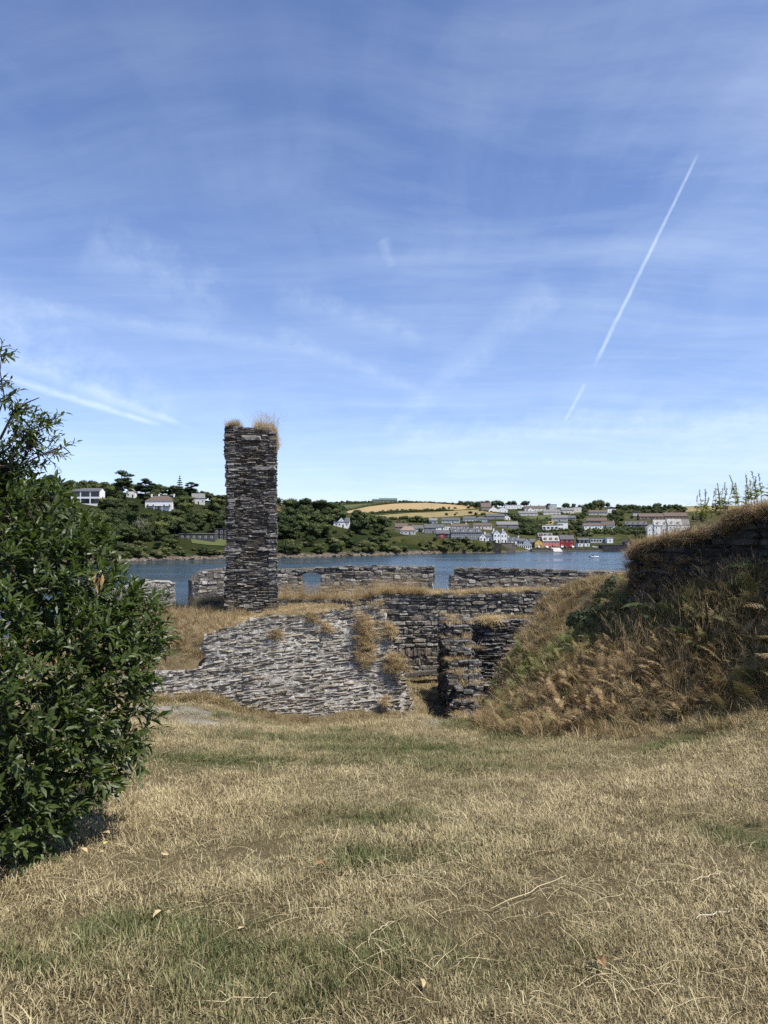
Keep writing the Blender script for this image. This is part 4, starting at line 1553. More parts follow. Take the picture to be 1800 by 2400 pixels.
def house(label, px0, px1, yr, ye, yb, wall='white', roof='slate', style='long', wins=4, rows=1, chim=(), yaw=0.0, deep=None, dorm=0, name='house', fn=hill_pt, frame='white', gable_wall=None, winh=None, keep=True, doors=True, winw=None, porch=0, wspan=(0, 1), lower=None):
    """px0..px1: front width, yr/ye/yb: rows of ridge, eaves and foot in the photograph"""
    c = fn((px0 + px1) / 2, yb)
    s = c.y / F
    w = (px1 - px0) * s
    he, hr = max((yb - ye) * s, 2.2), (yb - yr) * s
    dp = deep or min(max(w * .6, 6.0), 9.0)
    root = empty(name, c, label, 'house', None, math.radians(yaw))
    W2 = w / 2
    base = -2.5
    wm, rm = wallm(wall), roofm(roof)
    gm = wallm(gable_wall or wall)
    o = 0.35
    if style == 'flat':
        MB().box(-W2, W2, 0, dp, base, hr - .3).build('wall', wm, root)
        MB().box(-W2 - .2, W2 + .2, -.25, dp + .2, hr - .3, hr).build('roof', rm, root)
        he = hr - .35
    elif style == 'long':
        mb = MB().box(-W2, W2, 0, dp, base, he)
        mb.m = [0] * 6
        mb.build('wall', wm, root)
        MB().prism([(0, he), (dp, he), (dp / 2, hr - .12)], -W2, -W2 + .25, 'x').prism([(0, he), (dp, he), (dp / 2, hr - .12)], W2 - .25, W2, 'x').build('gable', gm, root)
        sl = (hr - he) / (dp / 2)
        MB().prism([(-o, he - o * sl), (dp / 2, hr), (dp + o, he - o * sl), (dp + o, he - o * sl - .22), (dp / 2, hr - .22), (-o, he - o * sl - .22)], -W2 - .12, W2 + .12, 'x').build('roof', rm, root)
    elif style == 'gable':
        MB().box(-W2, W2, 0, dp, base, he).build('wall', wm, root)
        MB().prism([(-W2, he), (W2, he), (0, hr - .12)], 0, .25, 'y').build('gable', gm, root)
        sl = (hr - he) / W2
        MB().prism([(-W2 - o, he - o * sl), (0, hr), (W2 + o, he - o * sl), (W2 + o, he - o * sl - .22), (0, hr - .22), (-W2 - o, he - o * sl - .22)], -.12, dp, 'y').build('roof', rm, root)
    elif style == 'hip':
        MB().box(-W2, W2, 0, dp, base, he).build('wall', wm, root)
        rx = max(W2 - dp * .45, W2 * .25)
        vs = [(-W2 - o, -o, he), (W2 + o, -o, he), (W2 + o, dp + o, he), (-W2 - o, dp + o, he), (-rx, dp / 2, hr), (rx, dp / 2, hr)]
        MB().add(vs, [(3, 2, 1, 0), (0, 1, 5, 4), (1, 2, 5), (2, 3, 4, 5), (3, 0, 4)]).build('roof', rm, root)
    if lower:                                          # lower storey in another colour, 5 mm proud
        MB().box(-W2 - .02, W2 + .02, -.03, dp, base, he * .45).build('lower_wall', wallm(lower), root)
    wh = winh or min(1.35, he / rows * .5)
    ww = winw or min(1.25, w / max(wins, 1) * .55)
    for rr in range(rows):
        z = he / rows * rr + (he / rows - wh) * .5
        for i in range(wins):
            u = wspan[0] + (wspan[1] - wspan[0]) * (i + .5) / wins
            x = -W2 + w * u
            if doors and rr == 0 and i == wins // 2 and wins > 1:
                mb = MB().box(x - .5, x + .5, -.08, .02, -.02, 2.05)
                mb.build('door', plain('door_paint', (0.06, 0.05, 0.05), 0.5), root)
                continue
            window_part(root, x, z, ww, wh, -.03 if lower else 0, frame)
    if style == 'gable' and hr - he > 2.2:
        window_part(root, 0, he + .1, min(1.0, w * .2), 1.0, 0, frame)
    if style == 'long' and he > 2.5:
        side = 1 if c.x < 0 else -1
        if abs(yaw) > 8:
            side = 1 if yaw < 0 else -1
        window_part(root, dp / 2, he * .45, 1.0, min(1.2, he * .4), side * W2, frame, side)
    for u in chim:
        x = -W2 + w * u
        x = min(max(x, -W2 + .5), W2 - .5)
        yy = dp / 2
        ch_ = MB().box(x - .45, x + .45, yy - .4, yy + .4, hr - 1.0, hr + 1.25).build('chimney', gm if wall in ('white', 'red', 'pink') else wallm('stone'), root)
        MB().box(x - .52, x + .52, yy - .47, yy + .47, hr + 1.25, hr + 1.4).tube([(x - .2, yy, hr + 1.4), (x - .2, yy, hr + 1.8)], .13).tube([(x + .2, yy, hr + 1.4), (x + .2, yy, hr + 1.8)], .13).build('chimney_pots', wallm('brick'), ch_)
    for i in range(dorm):
        x = -W2 + w * (i + .5) / dorm
        zz = he + (hr - he) * .12
        dw, dh = min(1.7, w / dorm * .6), min(1.5, (hr - he) * .55)
        y0 = (hr - he) and (zz - he) / (hr - he) * dp / 2 - .25
        y1 = dp / 2 * .85
        d_ = MB().box(x - dw / 2, x + dw / 2, y0, y1, zz, zz + dh).build('dormer', gm if wall != 'grey' else wallm('white'), root)
        MB().prism([(x - dw / 2 - .15, zz + dh), (x, zz + dh + dw * .42), (x + dw / 2 + .15, zz + dh)], y0 - .15, y1, 'y').build('dormer_roof', rm, d_)
        window_part(d_, x, zz + .15, dw * .62, dh * .78, y0, frame)
    if porch:
        MB().box(-W2 * .9, W2 * .9, -1.8, -.05, 2.25, 2.45).build('porch_roof', rm, root)
        for i in range(4):
            x = -W2 * .88 + W2 * 1.76 * i / 3
            MB().box(x - .12, x + .12, -1.75, -1.5, base, 2.25).build('post', wallm('white'), root)
    if keep:
        KEEP.append((px0, min(ye, yb - 6) - 1, px1, yb + 1.0, yb - 3))
    return root


def village():
    H = house
    # waterside
    H('grey brown hip-roofed bungalow at the left end of the waterside village', 938, 974, 1233, 1243, 1253, 'pale', 'tan', 'hip', 4)
    H('brown-roofed house just behind the left end bungalow', 926, 955, 1226, 1234, 1243, 'stone', 'brown', 'long', 2, 1, (.3, .8))
    H('pale blue cottage with tall white gable beside the brown bungalow', 966, 994, 1231, 1238, 1247, 'blue', 'slate', 'long', 2, 1, (.1,), 14, gable_wall='white')
    H('square slate-roofed grey house above the wooded cliff', 995, 1022, 1228, 1236, 1250, 'grey', 'slate', 'long', 2, 2, (.9,))
    H('small white bungalow squeezed beside the square grey house', 1020, 1042, 1229, 1234, 1242, 'white', 'slate', 'long', 2)
    H('tiny white arched house between two long bungalows', 1043, 1057, 1232, 1235, 1242, 'white', 'light', 'flat', 2)
    H('long white bungalow directly above the grey terrace', 1058, 1098, 1228, 1233, 1242, 'white', 'brown', 'long', 5, 1, (.05, .9))
    H('cream bungalow right of the long white bungalow', 1110, 1153, 1226, 1231, 1240, 'cream', 'brown', 'long', 5, 1, (.1, .95))
    H('grey bungalow with white end wall above the cliff trees', 1165, 1215, 1222, 1229, 1237, 'grey', 'grey', 'long', 5, 1, (), gable_wall='white')
    H('long grey slate terrace with dormers on the cliff top', 1057, 1128, 1238, 1247, 1264, 'grey', 'slate', 'long', 7, 2, (.02, .5, .98), dorm=4)
    H('dark slate-roofed boat store next to the long grey terrace', 1023, 1058, 1242, 1250, 1262, 'dark', 'slate', 'long', 3, 1)
    H('small red shed in front of the dark boat store', 1029, 1042, 1250, 1252, 1262, 'red', 'slate', 'flat', 1, doors=False)
    H('low white wing of the cliff-top villa with steep gable', 1124, 1140, 1250, 1258, 1268, 'white', 'slate', 'gable', 2, 1, (.85,))
    H('white middle wing of the cliff-top villa', 1138, 1158, 1249, 1256, 1268, 'white', 'slate', 'long', 3, 1, (.95,))
    H('tall white twin-gabled cliff-top villa with chimneys, left gable', 1157, 1173, 1242, 1250, 1272, 'white', 'grey', 'gable', 2, 2, (.1,))
    H('tall white twin-gabled cliff-top villa with chimneys, right gable', 1174, 1189, 1243, 1251, 1272, 'white', 'grey', 'gable', 2, 2, (.4,))
    H('white cottage with two dormers right of the villa', 1192, 1218, 1259, 1265, 1276, 'white', 'slate', 'long', 3, 1, (.05, .95), dorm=2)
    H('blue grey house with front gable beside the white cottage', 1216, 1232, 1262, 1268, 1279, 'grey', 'slate', 'long', 2)
    H('blue gable-fronted house left of the yellow house', 1227, 1243, 1262, 1269, 1281, 'blue', 'slate', 'gable', 2, 1)
    H('dark slate-roofed house hugging the blue gable', 1242, 1256, 1263, 1270, 1282, 'dark', 'slate', 'long', 2)
    H('white conservatory on the shore below the blue gable', 1213, 1246, 1276, 1279, 1286, 'white', 'light', 'flat', 7, 1, doors=False, winh=1.9, winw=1.2)
    H('small yellow gable-fronted house on the quay', 1254, 1272, 1264, 1270, 1284, 'yellow', 'brown', 'gable', 2, 1)
    H('grey slate-roofed house rising behind the pink house', 1262, 1296, 1249, 1257, 1270, 'stone', 'grey', 'long', 4, 1, (), dorm=3)
    H('pink quayside pub with brick red gable and three dormers', 1272, 1312, 1256, 1267, 1284, 'pink', 'light', 'long', 6, 2, (.02,), 3, gable_wall='brick', dorm=3)
    H('bright red house with front chimney right of the pink pub', 1313, 1345, 1254, 1263, 1284, 'red', 'slate', 'long', 3, 2, (.75,), -6)
    H('black and white house with two chimneys on the quay', 1355, 1382, 1261, 1265, 1281, 'black', 'slate', 'long', 3, 2, (.05, .95), lower='white')
    H('low modern glass house behind the quay wall', 1384, 1424, 1261, 1263, 1272, 'pale', 'green', 'flat', 6, 1, doors=False, winh=1.8, winw=2.0)
    H('white box wing of the low modern glass house', 1423, 1437, 1260, 1262, 1273, 'white', 'light', 'flat', 1, doors=False)
    H('small black boathouse beside the dark harbour wall', 1464, 1482, 1265, 1270, 1279, 'black', 'dark', 'gable', 1, doors=False)
    # middle slope
    H('low white flat-roofed part of the modern house above the pub', 1271, 1318, 1230, 1232, 1243, 'white', 'light', 'flat', 5, 1, doors=False, winh=2.2, winw=3.0)
    H('tall white cube of the modern house above the pub', 1309, 1331, 1224, 1226, 1243, 'white', 'light', 'flat', 2, 2, doors=False, winh=1.7, winw=2.2, wspan=(0, .5))
    H('grey long-roofed farmhouse with white gable end', 1376, 1422, 1213, 1220, 1229, 'grey', 'brown', 'long', 4, 1, (.4,), -14, gable_wall='white')
    H('white bungalow in front of the white-gabled farmhouse', 1369, 1412, 1226, 1231, 1241, 'white', 'brown', 'long', 5)
    H('white house with plain gable right of the white bungalow', 1410, 1440, 1222, 1230, 1241, 'white', 'brown', 'long', 3, 1, (.9,), -16)
    H('grey and white split-gable house above the green meadow', 1293, 1330, 1207, 1213, 1222, 'pale', 'grey', 'long', 3, 1, (.4,), -14, gable_wall='white')
    H('small slate bungalow right of the split-gable house', 1330, 1350, 1208, 1213, 1221, 'grey', 'slate', 'long', 2)
    H('dark stone terrace with four dormers and a pale gable', 1467, 1516, 1222, 1229, 1238, 'dark', 'slate', 'long', 6, 1, (), -10, gable_wall='cream', dorm=4)
    H('white apartment block with steep gables, left end', 1518, 1537, 1229, 1237, 1258, 'white', 'light', 'gable', 2, 2)
    H('white apartment block with steep gables, left main roof', 1534, 1566, 1218, 1230, 1258, 'white', 'light', 'long', 3, 2, dorm=2)
    H('white apartment block front gable under the left main roof', 1551, 1564, 1227, 1236, 1258, 'white', 'slate', 'gable', 2, 2, deep=4, keep=False)
    H('white apartment block with steep gables, right main roof', 1566, 1600, 1216, 1229, 1258, 'white', 'light', 'long', 3, 2, dorm=2)
    H('white apartment block front gable under the right main roof', 1580, 1594, 1224, 1234, 1258, 'white', 'slate', 'gable', 2, 2, deep=4, keep=False)
    H('white apartment block, low wing at the right end', 1600, 1617, 1217, 1228, 1256, 'white', 'grey', 'long', 2, 2)
    H('long brown-roofed terrace above the white apartments', 1498, 1556, 1203, 1210, 1220, 'brown', 'brown', 'long', 7, 1, (.2, .5, .8))
    H('right half of the long brown terrace above the apartments', 1557, 1612, 1201, 1209, 1220, 'brown', 'brown', 'long', 7, 1, (.2, .6, .95))
    # upper rows
    H('grey bungalow half hidden at the edge of the tan pasture', 1006, 1025, 1214, 1219, 1227, 'blue', 'grey', 'long', 2)
    H('grey bungalow with white end wall below the tan pasture', 1035, 1077, 1213, 1218, 1226, 'pale', 'slate', 'long', 4, 1, (.5,), -8, gable_wall='white')
    H('long slate-roofed bungalow below the tan pasture', 1086, 1116, 1210, 1215, 1224, 'pale', 'slate', 'long', 4, 1, (.1,))
    H('hip-roofed grey bungalow right of the long slate bungalow', 1115, 1142, 1211, 1216, 1224, 'blue', 'slate', 'hip', 3)
    H('grey long bungalow at the right end of the tan pasture', 1139, 1183, 1204, 1209, 1218, 'grey', 'slate', 'long', 5, 1, (.2,))
    H('small white-gabled annex right of the grey long bungalow', 1180, 1196, 1207, 1212, 1218, 'white', 'slate', 'gable', 2)
    H('steep brown-roofed house under the skyline trees', 1128, 1152, 1178, 1188, 1198, 'stone', 'brown', 'long', 2, 1, (.8,), 12)
    H('white twin-gabled bungalow, left gable, under the skyline trees', 1146, 1168, 1187, 1194, 1201, 'white', 'brown', 'gable', 2)
    H('white twin-gabled bungalow, right gable, under the skyline trees', 1167, 1190, 1188, 1194, 1201, 'white', 'brown', 'gable', 2)
    H('white flat-roofed modern house on the skyline', 1184, 1223, 1183, 1185, 1193, 'white', 'light', 'flat', 6, 1, doors=False)
    H('brown-roofed house with white front near the skyline', 1230, 1280, 1185, 1190, 1199, 'cream', 'brown', 'long', 5, 1, (.3, .7))
    H('small white gable-fronted house left of the brown-roofed one', 1237, 1250, 1189, 1194, 1200, 'white', 'brown', 'gable', 1, keep=False)
    H('grey bungalow below the brown-roofed skyline house', 1216, 1260, 1198, 1202, 1209, 'pale', 'grey', 'long', 5)
    H('grey bungalow with cream front above the green meadow', 1274, 1314, 1194, 1199, 1206, 'cream', 'grey', 'long', 4, 1, (.9,))
    H('pale boxy house on the skyline above the meadow', 1288, 1305, 1182, 1184, 1194, 'pale', 'grey', 'flat', 2)
    H('slate bungalow near the pale green box house', 1316, 1346, 1190, 1195, 1203, 'cream', 'grey', 'long', 4)
    H('pale green flat-roofed box house near the skyline', 1345, 1363, 1188, 1190, 1201, 'cream', 'light', 'flat', 1, doors=False)
    H('brown-roofed bungalow with small white gable at right', 1381, 1423, 1195, 1200, 1207, 'cream', 'brown', 'long', 5, 1, (.9,), -12, gable_wall='white')
    H('dark-roofed house with white lower gable near the skyline', 1424, 1444, 1187, 1193, 1202, 'white', 'dark', 'gable', 2, gable_wall='black')
    H('low flat pale roof among the trees right of the oak clump', 1484, 1502, 1202, 1204, 1209, 'pale', 'light', 'flat', 2)
    # farm shed on the skyline
    r = H('long green-roofed barn on the skyline', 888, 931, 1167, 1171, 1177, 'stone', 'green', 'long', 6, 1, (), doors=False, name='barn')
    r['category'] = 'barn'
    r = H('lower left lean-to of the skyline barn', 872, 889, 1169, 1172, 1178, 'stone', 'green', 'long', 2, 1, (), doors=False, name='barn')
    r['category'] = 'barn'
    # on the headland
    hp = head_pt
    H('white modern house with big windows on the wooded headland', 166, 234, 1143, 1150, 1182, 'white', 'slate', 'long', 3, 2, (), fn=hp, winh=3.2, winw=5.6, doors=False, frame='black', deep=9)
    H('house with tall brown hipped roof and white chimneys in the headland wood', 340, 404, 1161, 1174, 1194, 'white', 'brown', 'hip', 5, 1, (.15, .42, .98), fn=hp, porch=1, deep=11)
    H('small white-gabled house behind the umbrella pine', 296, 316, 1145, 1152, 1166, 'white', 'grey', 'gable', 2, 1, fn=hp, gable_wall='black')
    H('grey gabled house among pines left of the chimney stack', 450, 480, 1156, 1166, 1182, 'pale', 'grey', 'long', 3, 1, (), 16, fn=hp)
    H('low flat house with pale roof by its waterside lawn', 420, 503, 1250, 1253, 1266, 'dark', 'grey', 'flat', 6, 1, fn=hp, doors=False, deep=9)
    H('dark modern glass house left of the chimney stack', 503, 545, 1239, 1241, 1266, 'black', 'dark', 'flat', 4, 2, fn=hp, doors=False, frame='pale', winh=2.2)
    H('white half-timbered gable house rising out of the headland wood', 782, 819, 1213, 1222, 1236, 'white', 'slate', 'long', 3, 1, (.1, .35), fn=hp)
    H('steep front gable of the half-timbered house in the wood', 792, 808, 1212, 1221, 1236, 'white', 'slate', 'gable', 2, 1, fn=hp, deep=3.5)


village()
for k in ((430, 1262, 560, 1276), (920, 1225, 1190, 1264), (1190, 1255, 1480, 1290)):
    KEEP.append(k + (0,))

# ---- trees on the headland
spots = [(x, lyk(x) + rng.uniform(0, 2)) for x in (95, 130, 170, 192, 214, 236, 252, 268, 312, 330, 352, 366, 380, 398, 412, 432, 446, 462, 480, 498, 514, 530)]
for px in np.arange(-60, 1042, 24):
    yk, ys_ = lyk(px), lys(px) - 7
    rows_ = max(2, int((ys_ - yk) / 17))
    for j in range(rows_ + 1):
        py = yk + (ys_ - yk) * j / rows_ + rng.normal(0, 3.0)
        spots.append((px + rng.normal(0, 8), min(max(py, yk), ys_ + 2)))
spots.sort(key=lambda s: s[1])
cnt = 0
for px, py in spots:
    if 60 < px < 200 and py > 1285:
        continue
    p = head_pt(px, py)
    s = F / p.y
    low = py > lys(px) - 28
    h = rng.uniform(5.5, 9.0) if low else rng.uniform(10.5, 15.5)
    if px < 560 and not low:
        h *= 0.82 if py > lyk(px) + 6 else 0.62
    if px > 960:
        h *= 0.6
    wd = rng.uniform(1.0, 1.35)
    ok = True
    for _ in range(4):
        if blocked(px - .36 * h * s, py - h * s, px + .36 * h * s, py, py):
            h *= .62
            ok = False
        else:
            ok = True
            break
    if not ok or h < 2.0 or (540 < px < 640 and rng.uniform() < .35):
        continue
    left = px < 560
    side = 'left of the umbrella pine' if px < 280 else 'between umbrella pine and chimney' if px < 540 else 'between the chimney and the gable house' if px < 790 else 'sloping down to the village'
    if low and rng.uniform() < .5:
        me, nm, lb, gr = TB[rng.integers(3)], 'shore_bush', 'olive bush on the rocky headland shore, ' + side, 'headland shore bushes ' + side
        h *= .8
    elif rng.uniform() < .1 and not low:
        me, nm, lb, gr = TT[rng.integers(2)], 'wood_tree', 'dark green broadleaf tree of the dense wood ' + side, 'wood trees ' + side
    else:
        me, nm, lb, gr = TV[rng.integers(6)] if rng.uniform() < .78 else TV2[rng.integers(3)], 'wood_tree', 'dark green broadleaf tree of the dense wood ' + side, 'wood trees ' + side
    if me in TV2:
        lb, gr = lb.replace('dark green', 'paler green'), 'pale ' + gr
    o = put_tree(me, nm, p, h, wd, lb, gr, .12)
    if nm == 'shore_bush':
        o['category'] = 'bush'
    cnt += 1

# ---- trees and hedges on the far hillside
sk = [(1082, 1184, 13), (1092, 1186, 15), (1104, 1188, 16), (1114, 1190, 18), (1126, 1188, 18), (1138, 1187, 17), (1148, 1190, 13), (1160, 1186, 15), (1170, 1186, 17), (1178, 1187, 14), (1193, 1184, 13), (1203, 1184, 14), (1226, 1185, 13), (1234, 1185, 14),
      (1284, 1187, 9), (1322, 1190, 13), (1330, 1190, 14), (1345, 1189, 11), (1366, 1196, 16), (1374, 1194, 16), (1384, 1192, 17), (1394, 1190, 20), (1402, 1189, 22), (1412, 1189, 20), (1424, 1188, 14), (1450, 1192, 13), (1462, 1194, 14), (1474, 1194, 15), (1486, 1194, 15),
      (1498, 1196, 14), (1510, 1195, 13), (1520, 1194, 13), (1536, 1192, 15), (1545, 1192, 16), (1558, 1193, 13), (1570, 1193, 13), (1582, 1193, 14), (1594, 1194, 13), (1606, 1196, 11), (1440, 1206, 15), (1448, 1212, 18), (1440, 1220, 16), (1456, 1221, 16), (1430, 1214, 14), (1446, 1229, 12), (1452, 1234, 11),
      (775, 1181, 6), (770, 1181, 5), (790, 1180, 7), (801, 1179, 7), (814, 1180, 9), (822, 1179, 6), (832, 1178, 5), (945, 1177, 7), (952, 1177, 6), (1062, 1183, 8), (1073, 1184, 8), (729, 1181, 6), (747, 1182, 7), (759, 1182, 5),
      (910, 1200, 6), (917, 1200, 8), (930, 1199, 8), (943, 1199, 8), (961, 1198, 7), (976, 1197, 5), (1003, 1196, 6), (1031, 1194, 6), (1040, 1194, 8), (1052, 1193, 7), (1066, 1193, 7), (1098, 1192, 8),
      (788, 1201, 18), (796, 1204, 14), (806, 1207, 12), (780, 1204, 12), (840, 1215, 16), (830, 1220, 15), (858, 1219, 12), (900, 1221, 12), (952, 1216, 10),
      (962, 1224, 17), (975, 1224, 19), (985, 1225, 20), (996, 1226, 17), (1006, 1230, 9), (948, 1230, 12), (935, 1226, 10), (912, 1228, 14), (985, 1247, 12), (1003, 1249, 12)]
for px, py, hp_ in sk:
    p = hill_pt(px, py)
    h = hp_ * p.y / F * 1.05
    zone = 'standing along the skyline' if py < hyk(px) + 8 else 'in the hedge line of the golden field' if px < 1110 and py < 1205 else 'in the copse left of the village' if px < 1010 else 'in the clump above the dark terrace'
    put_tree(TG[rng.integers(3)], 'hill_tree', p, h, rng.uniform(.75, 1.1), 'rounded green tree ' + zone, 'hill trees ' + zone, .1)
# wooded patches between the houses
for (x0, x1, y0, y1, n, h0, h1) in ((1195, 1260, 1243, 1258, 26, 6, 10), (1135, 1195, 1233, 1248, 12, 5, 8), (1345, 1380, 1236, 1258, 18, 4, 7), (1385, 1452, 1250, 1260, 20, 4, 6), (1455, 1515, 1240, 1262, 26, 4, 7), (1440, 1530, 1210, 1222, 12, 4, 7), (1340, 1372, 1206, 1222, 14, 5, 8),
                                   (1205, 1275, 1226, 1240, 8, 3, 5), (1440, 1500, 1262, 1276, 14, 3, 6), (1256, 1300, 1240, 1250, 6, 4, 7), (1315, 1380, 1206, 1214, 8, 4, 6), (1285, 1300, 1224, 1230, 2, 4, 5), (1500, 1640, 1258, 1275, 20, 4, 7), (1600, 1800, 1200, 1250, 40, 5, 9), (1100, 1130, 1203, 1210, 3, 3, 4), (1260, 1330, 1196, 1204, 6, 3, 5), (1405, 1440, 1205, 1214, 5, 5, 8), (1290, 1420, 1192, 1203, 16, 3, 6), (1020, 1190, 1213, 1226, 18, 2.5, 4.5), (1150, 1290, 1190, 1200, 12, 3, 5), (1000, 1120, 1236, 1250, 10, 3, 5), (1450, 1600, 1196, 1206, 22, 4, 7), (1515, 1620, 1222, 1245, 8, 4, 6), (1190, 1340, 1200, 1245, 40, 2.5, 5), (1340, 1460, 1196, 1250, 36, 3, 6), (1000, 1190, 1204, 1242, 40, 2, 4.2), (1200, 1400, 1250, 1262, 20, 3, 5)):
    for _ in range(n):
        px, py = rng.uniform(x0, x1), rng.uniform(y0, y1)
        p = hill_pt(px, py)
        s = F / p.y
        h = rng.uniform(h0, h1) * 1.25
        zone = ('among the upper houses' if py < 1212 else 'among the middle houses' if py < 1238 else 'among the waterside houses') + (' left of the pub' if px < 1270 else ' right of the red house' if px > 1345 else ' above the pub')
        for _ in range(3):
            if blocked(px - .34 * h * s, py - h * s, px + .34 * h * s, py, py):
                h *= .66
        if blocked(px - .34 * h * s, py - h * s, px + .34 * h * s, py, py) or h < 1.5:
            continue
        put_tree(TV[rng.integers(6)] if rng.uniform() < .6 else TG[rng.integers(3)], 'garden_tree', p, h, rng.uniform(1.0, 1.3), 'small green tree growing ' + zone, 'village trees ' + zone, .12)


def hedge(label, pts, h, fn=hill_pt, mat=None, wd=1.0):
    """a hedge: leafy lobes along a line of photograph pixels"""
    r = np.random.default_rng(int(rng.integers(1 << 30)))
    P3 = [fn(*p) for p in pts]
    V, Fc, MI = [], [], []
    lobes = []
    c0 = P3[0].copy()
    for a_, b_ in zip(P3[:-1], P3[1:]):
        n = max(2, int((b_ - a_).length / (h * .75)))
        for i in range(n):
            q = a_.lerp(b_, (i + r.uniform(-.2, .2)) / n) - c0
            s = h * r.uniform(.55, .95)
            lobes.append((q.x, q.y, q.z + s * .35, s * .8 * wd, s * .8 * wd, s * .75))
    for l in lobes:
        solid_lobe(l, V, Fc, 0, MI, r, .85)
    crown_lobes(r, lobes, 34 * len(lobes), h * .16, V, Fc, 0, MI)
    o = mesh_obj('hedge', V, Fc, mat or M_BROAD)
    o.location = c0
    return tag(o, label, 'hedge')


hedge('hedge along the skyline between the barn and the trees', [(936, 1177), (1000, 1178.5), (1040, 1181), (1085, 1184)], 3.4)
hedge('hedge along the skyline left of the barn', [(800, 1180), (840, 1179), (876, 1177)], 4.0)
hedge('thin skyline hedge above the pale stubble', [(735, 1182), (770, 1180.5), (800, 1178)], 2.2)
hedge('hedge sloping between the green field and the golden field', [(808, 1199), (850, 1190), (890, 1182.5), (930, 1179.5)], 4.2)
hedge('hedge between pale stubble and green field', [(752, 1185), (790, 1183), (830, 1181.5), (880, 1179.5)], 3.0)
hedge('dark hedge between the golden field and the tan pasture', [(868, 1205), (910, 1202), (960, 1200), (1010, 1198), (1066, 1197.5)], 4.4)
hedge('hedge under the left part of the tan pasture', [(888, 1220), (930, 1218), (960, 1217)], 5.0)
hedge('dark hedge under the green meadow', [(1202, 1216), (1225, 1223), (1250, 1227), (1266, 1227)], 8.0)
hedge('hedge beneath the white-gabled farmhouses lawn', [(1384, 1251), (1420, 1250), (1450, 1250)], 7.0)
hedge('hedge above the quay behind the red house', [(1340, 1258), (1370, 1257), (1400, 1258)], 6.0)
hedge('hedge below the modern white house', [(1262, 1246), (1300, 1245.5), (1335, 1244.5)], 3.0)
hedge('hedge between the bungalow rows', [(1075, 1226), (1110, 1225), (1180, 1220)], 2.4)
hedge('hedge along the upper bungalow road', [(1125, 1197), (1160, 1203), (1215, 1206)], 2.4)
hedge('hedge above the modern white house', [(1262, 1222), (1300, 1219), (1345, 1222)], 3.4)
hedge('hedge left of the white-gabled farmhouse', [(1340, 1226), (1360, 1238), (1362, 1252)], 3.6)
hedge('hedge behind the long brown terrace', [(1455, 1203), (1500, 1202), (1560, 1201)], 4.5)
hedge('hedge between the upper skyline bungalows', [(1215, 1195), (1260, 1196), (1320, 1205)], 2.8)
hedge('hedge in front of the dark dormered terrace gardens', [(1440, 1244), (1470, 1250), (1515, 1252)], 5.0)
hedge('hedge along the foot of the green meadow', [(1266, 1228), (1300, 1216), (1330, 1206)], 3.0)
hedge('hedge right of the dark dormered terrace', [(1455, 1242), (1500, 1241), (1518, 1241)], 3.2)

# scrub on the cliff below the village
for k in range(46):
    px = rng.uniform(985, 1160)
    t = rng.uniform(0, 1)
    yc = hyc(px)
    py = yc + (hys(px) - 8 - yc) * t
    a_ = PX(px, hys(px), Dw(hys(px)))
    p = PX(px, py, Dw(hys(px)) + 6 * (1 - t))
    o = put_tree(TB[rng.integers(3)] if rng.uniform() < .7 else TG[rng.integers(3)], 'cliff_bush', p, rng.uniform(2.0, 4.2), rng.uniform(.9, 1.2), 'olive bush clinging to the sea cliff under the village', 'bushes on the village cliff', .35)
    o['category'] = 'bush'


# ---- single trees with a shape of their own on the headland
def pine(px, py, hpx, wpx, label, seed, bare=.5, flat=.32, fn=head_pt):
    r = np.random.default_rng(seed)
    p = fn(px, py)
    s = p.y / F
    h, w = hpx * s, wpx * s
    root = empty('pine_tree', p, label, 'tree')
    lobes = []
    for i in range(13):
        a = r.uniform(0, 6.28)
        q = w / 2 * r.uniform(.15, .85)
        z = h * (bare + (1 - bare) * r.uniform(.15, .92)) - .10 * h * q / (w / 2)
        rr = w * r.uniform(.13, .2)
        lobes.append((q * math.cos(a), q * math.sin(a) * .8, z, rr, rr, rr * flat * 1.2))
    lobes.append((0, 0, h * .93, w * .2, w * .2, w * .09))
    mb = MB()
    mb.tube([(0, 0, -1), (.2, 0, h * .3), (-.1, 0, h * .6), (.1, 0, h * .9)], [h * .035, h * .03, h * .022, h * .01], 7)
    for l in lobes[:9]:
        mb.tube([(0, 0, l[2] * .72), (l[0] * .5, l[1] * .5, l[2] * .85), (l[0], l[1], l[2])], [h * .014, h * .010, h * .004], 5)
    mb.build('trunk', plain('pine_bark', (0.07, 0.055, 0.045), .95, .4, 2), root)
    V, Fc, MI = [], [], []
    for l in lobes:
        solid_lobe(l, V, Fc, 0, MI, r, .8)
    crown_lobes(r, lobes, 2600, w * .022, V, Fc, 0, MI)
    mesh_obj('crown', V, Fc, M_PINE, root)
    return root


pine(285, 1172, 68, 66, 'big umbrella pine standing above the headland houses', 801, .45)
pine(340, 1168, 46, 46, 'smaller flat-topped pine right of the umbrella pine', 802, .4)
pine(447, 1172, 42, 36, 'open-crowned pine beside the conifer left of the chimney', 803, .35, .4)
pine(120, 1160, 46, 56, 'wide dark pine above the shrub at the far left', 804, .3, .4)


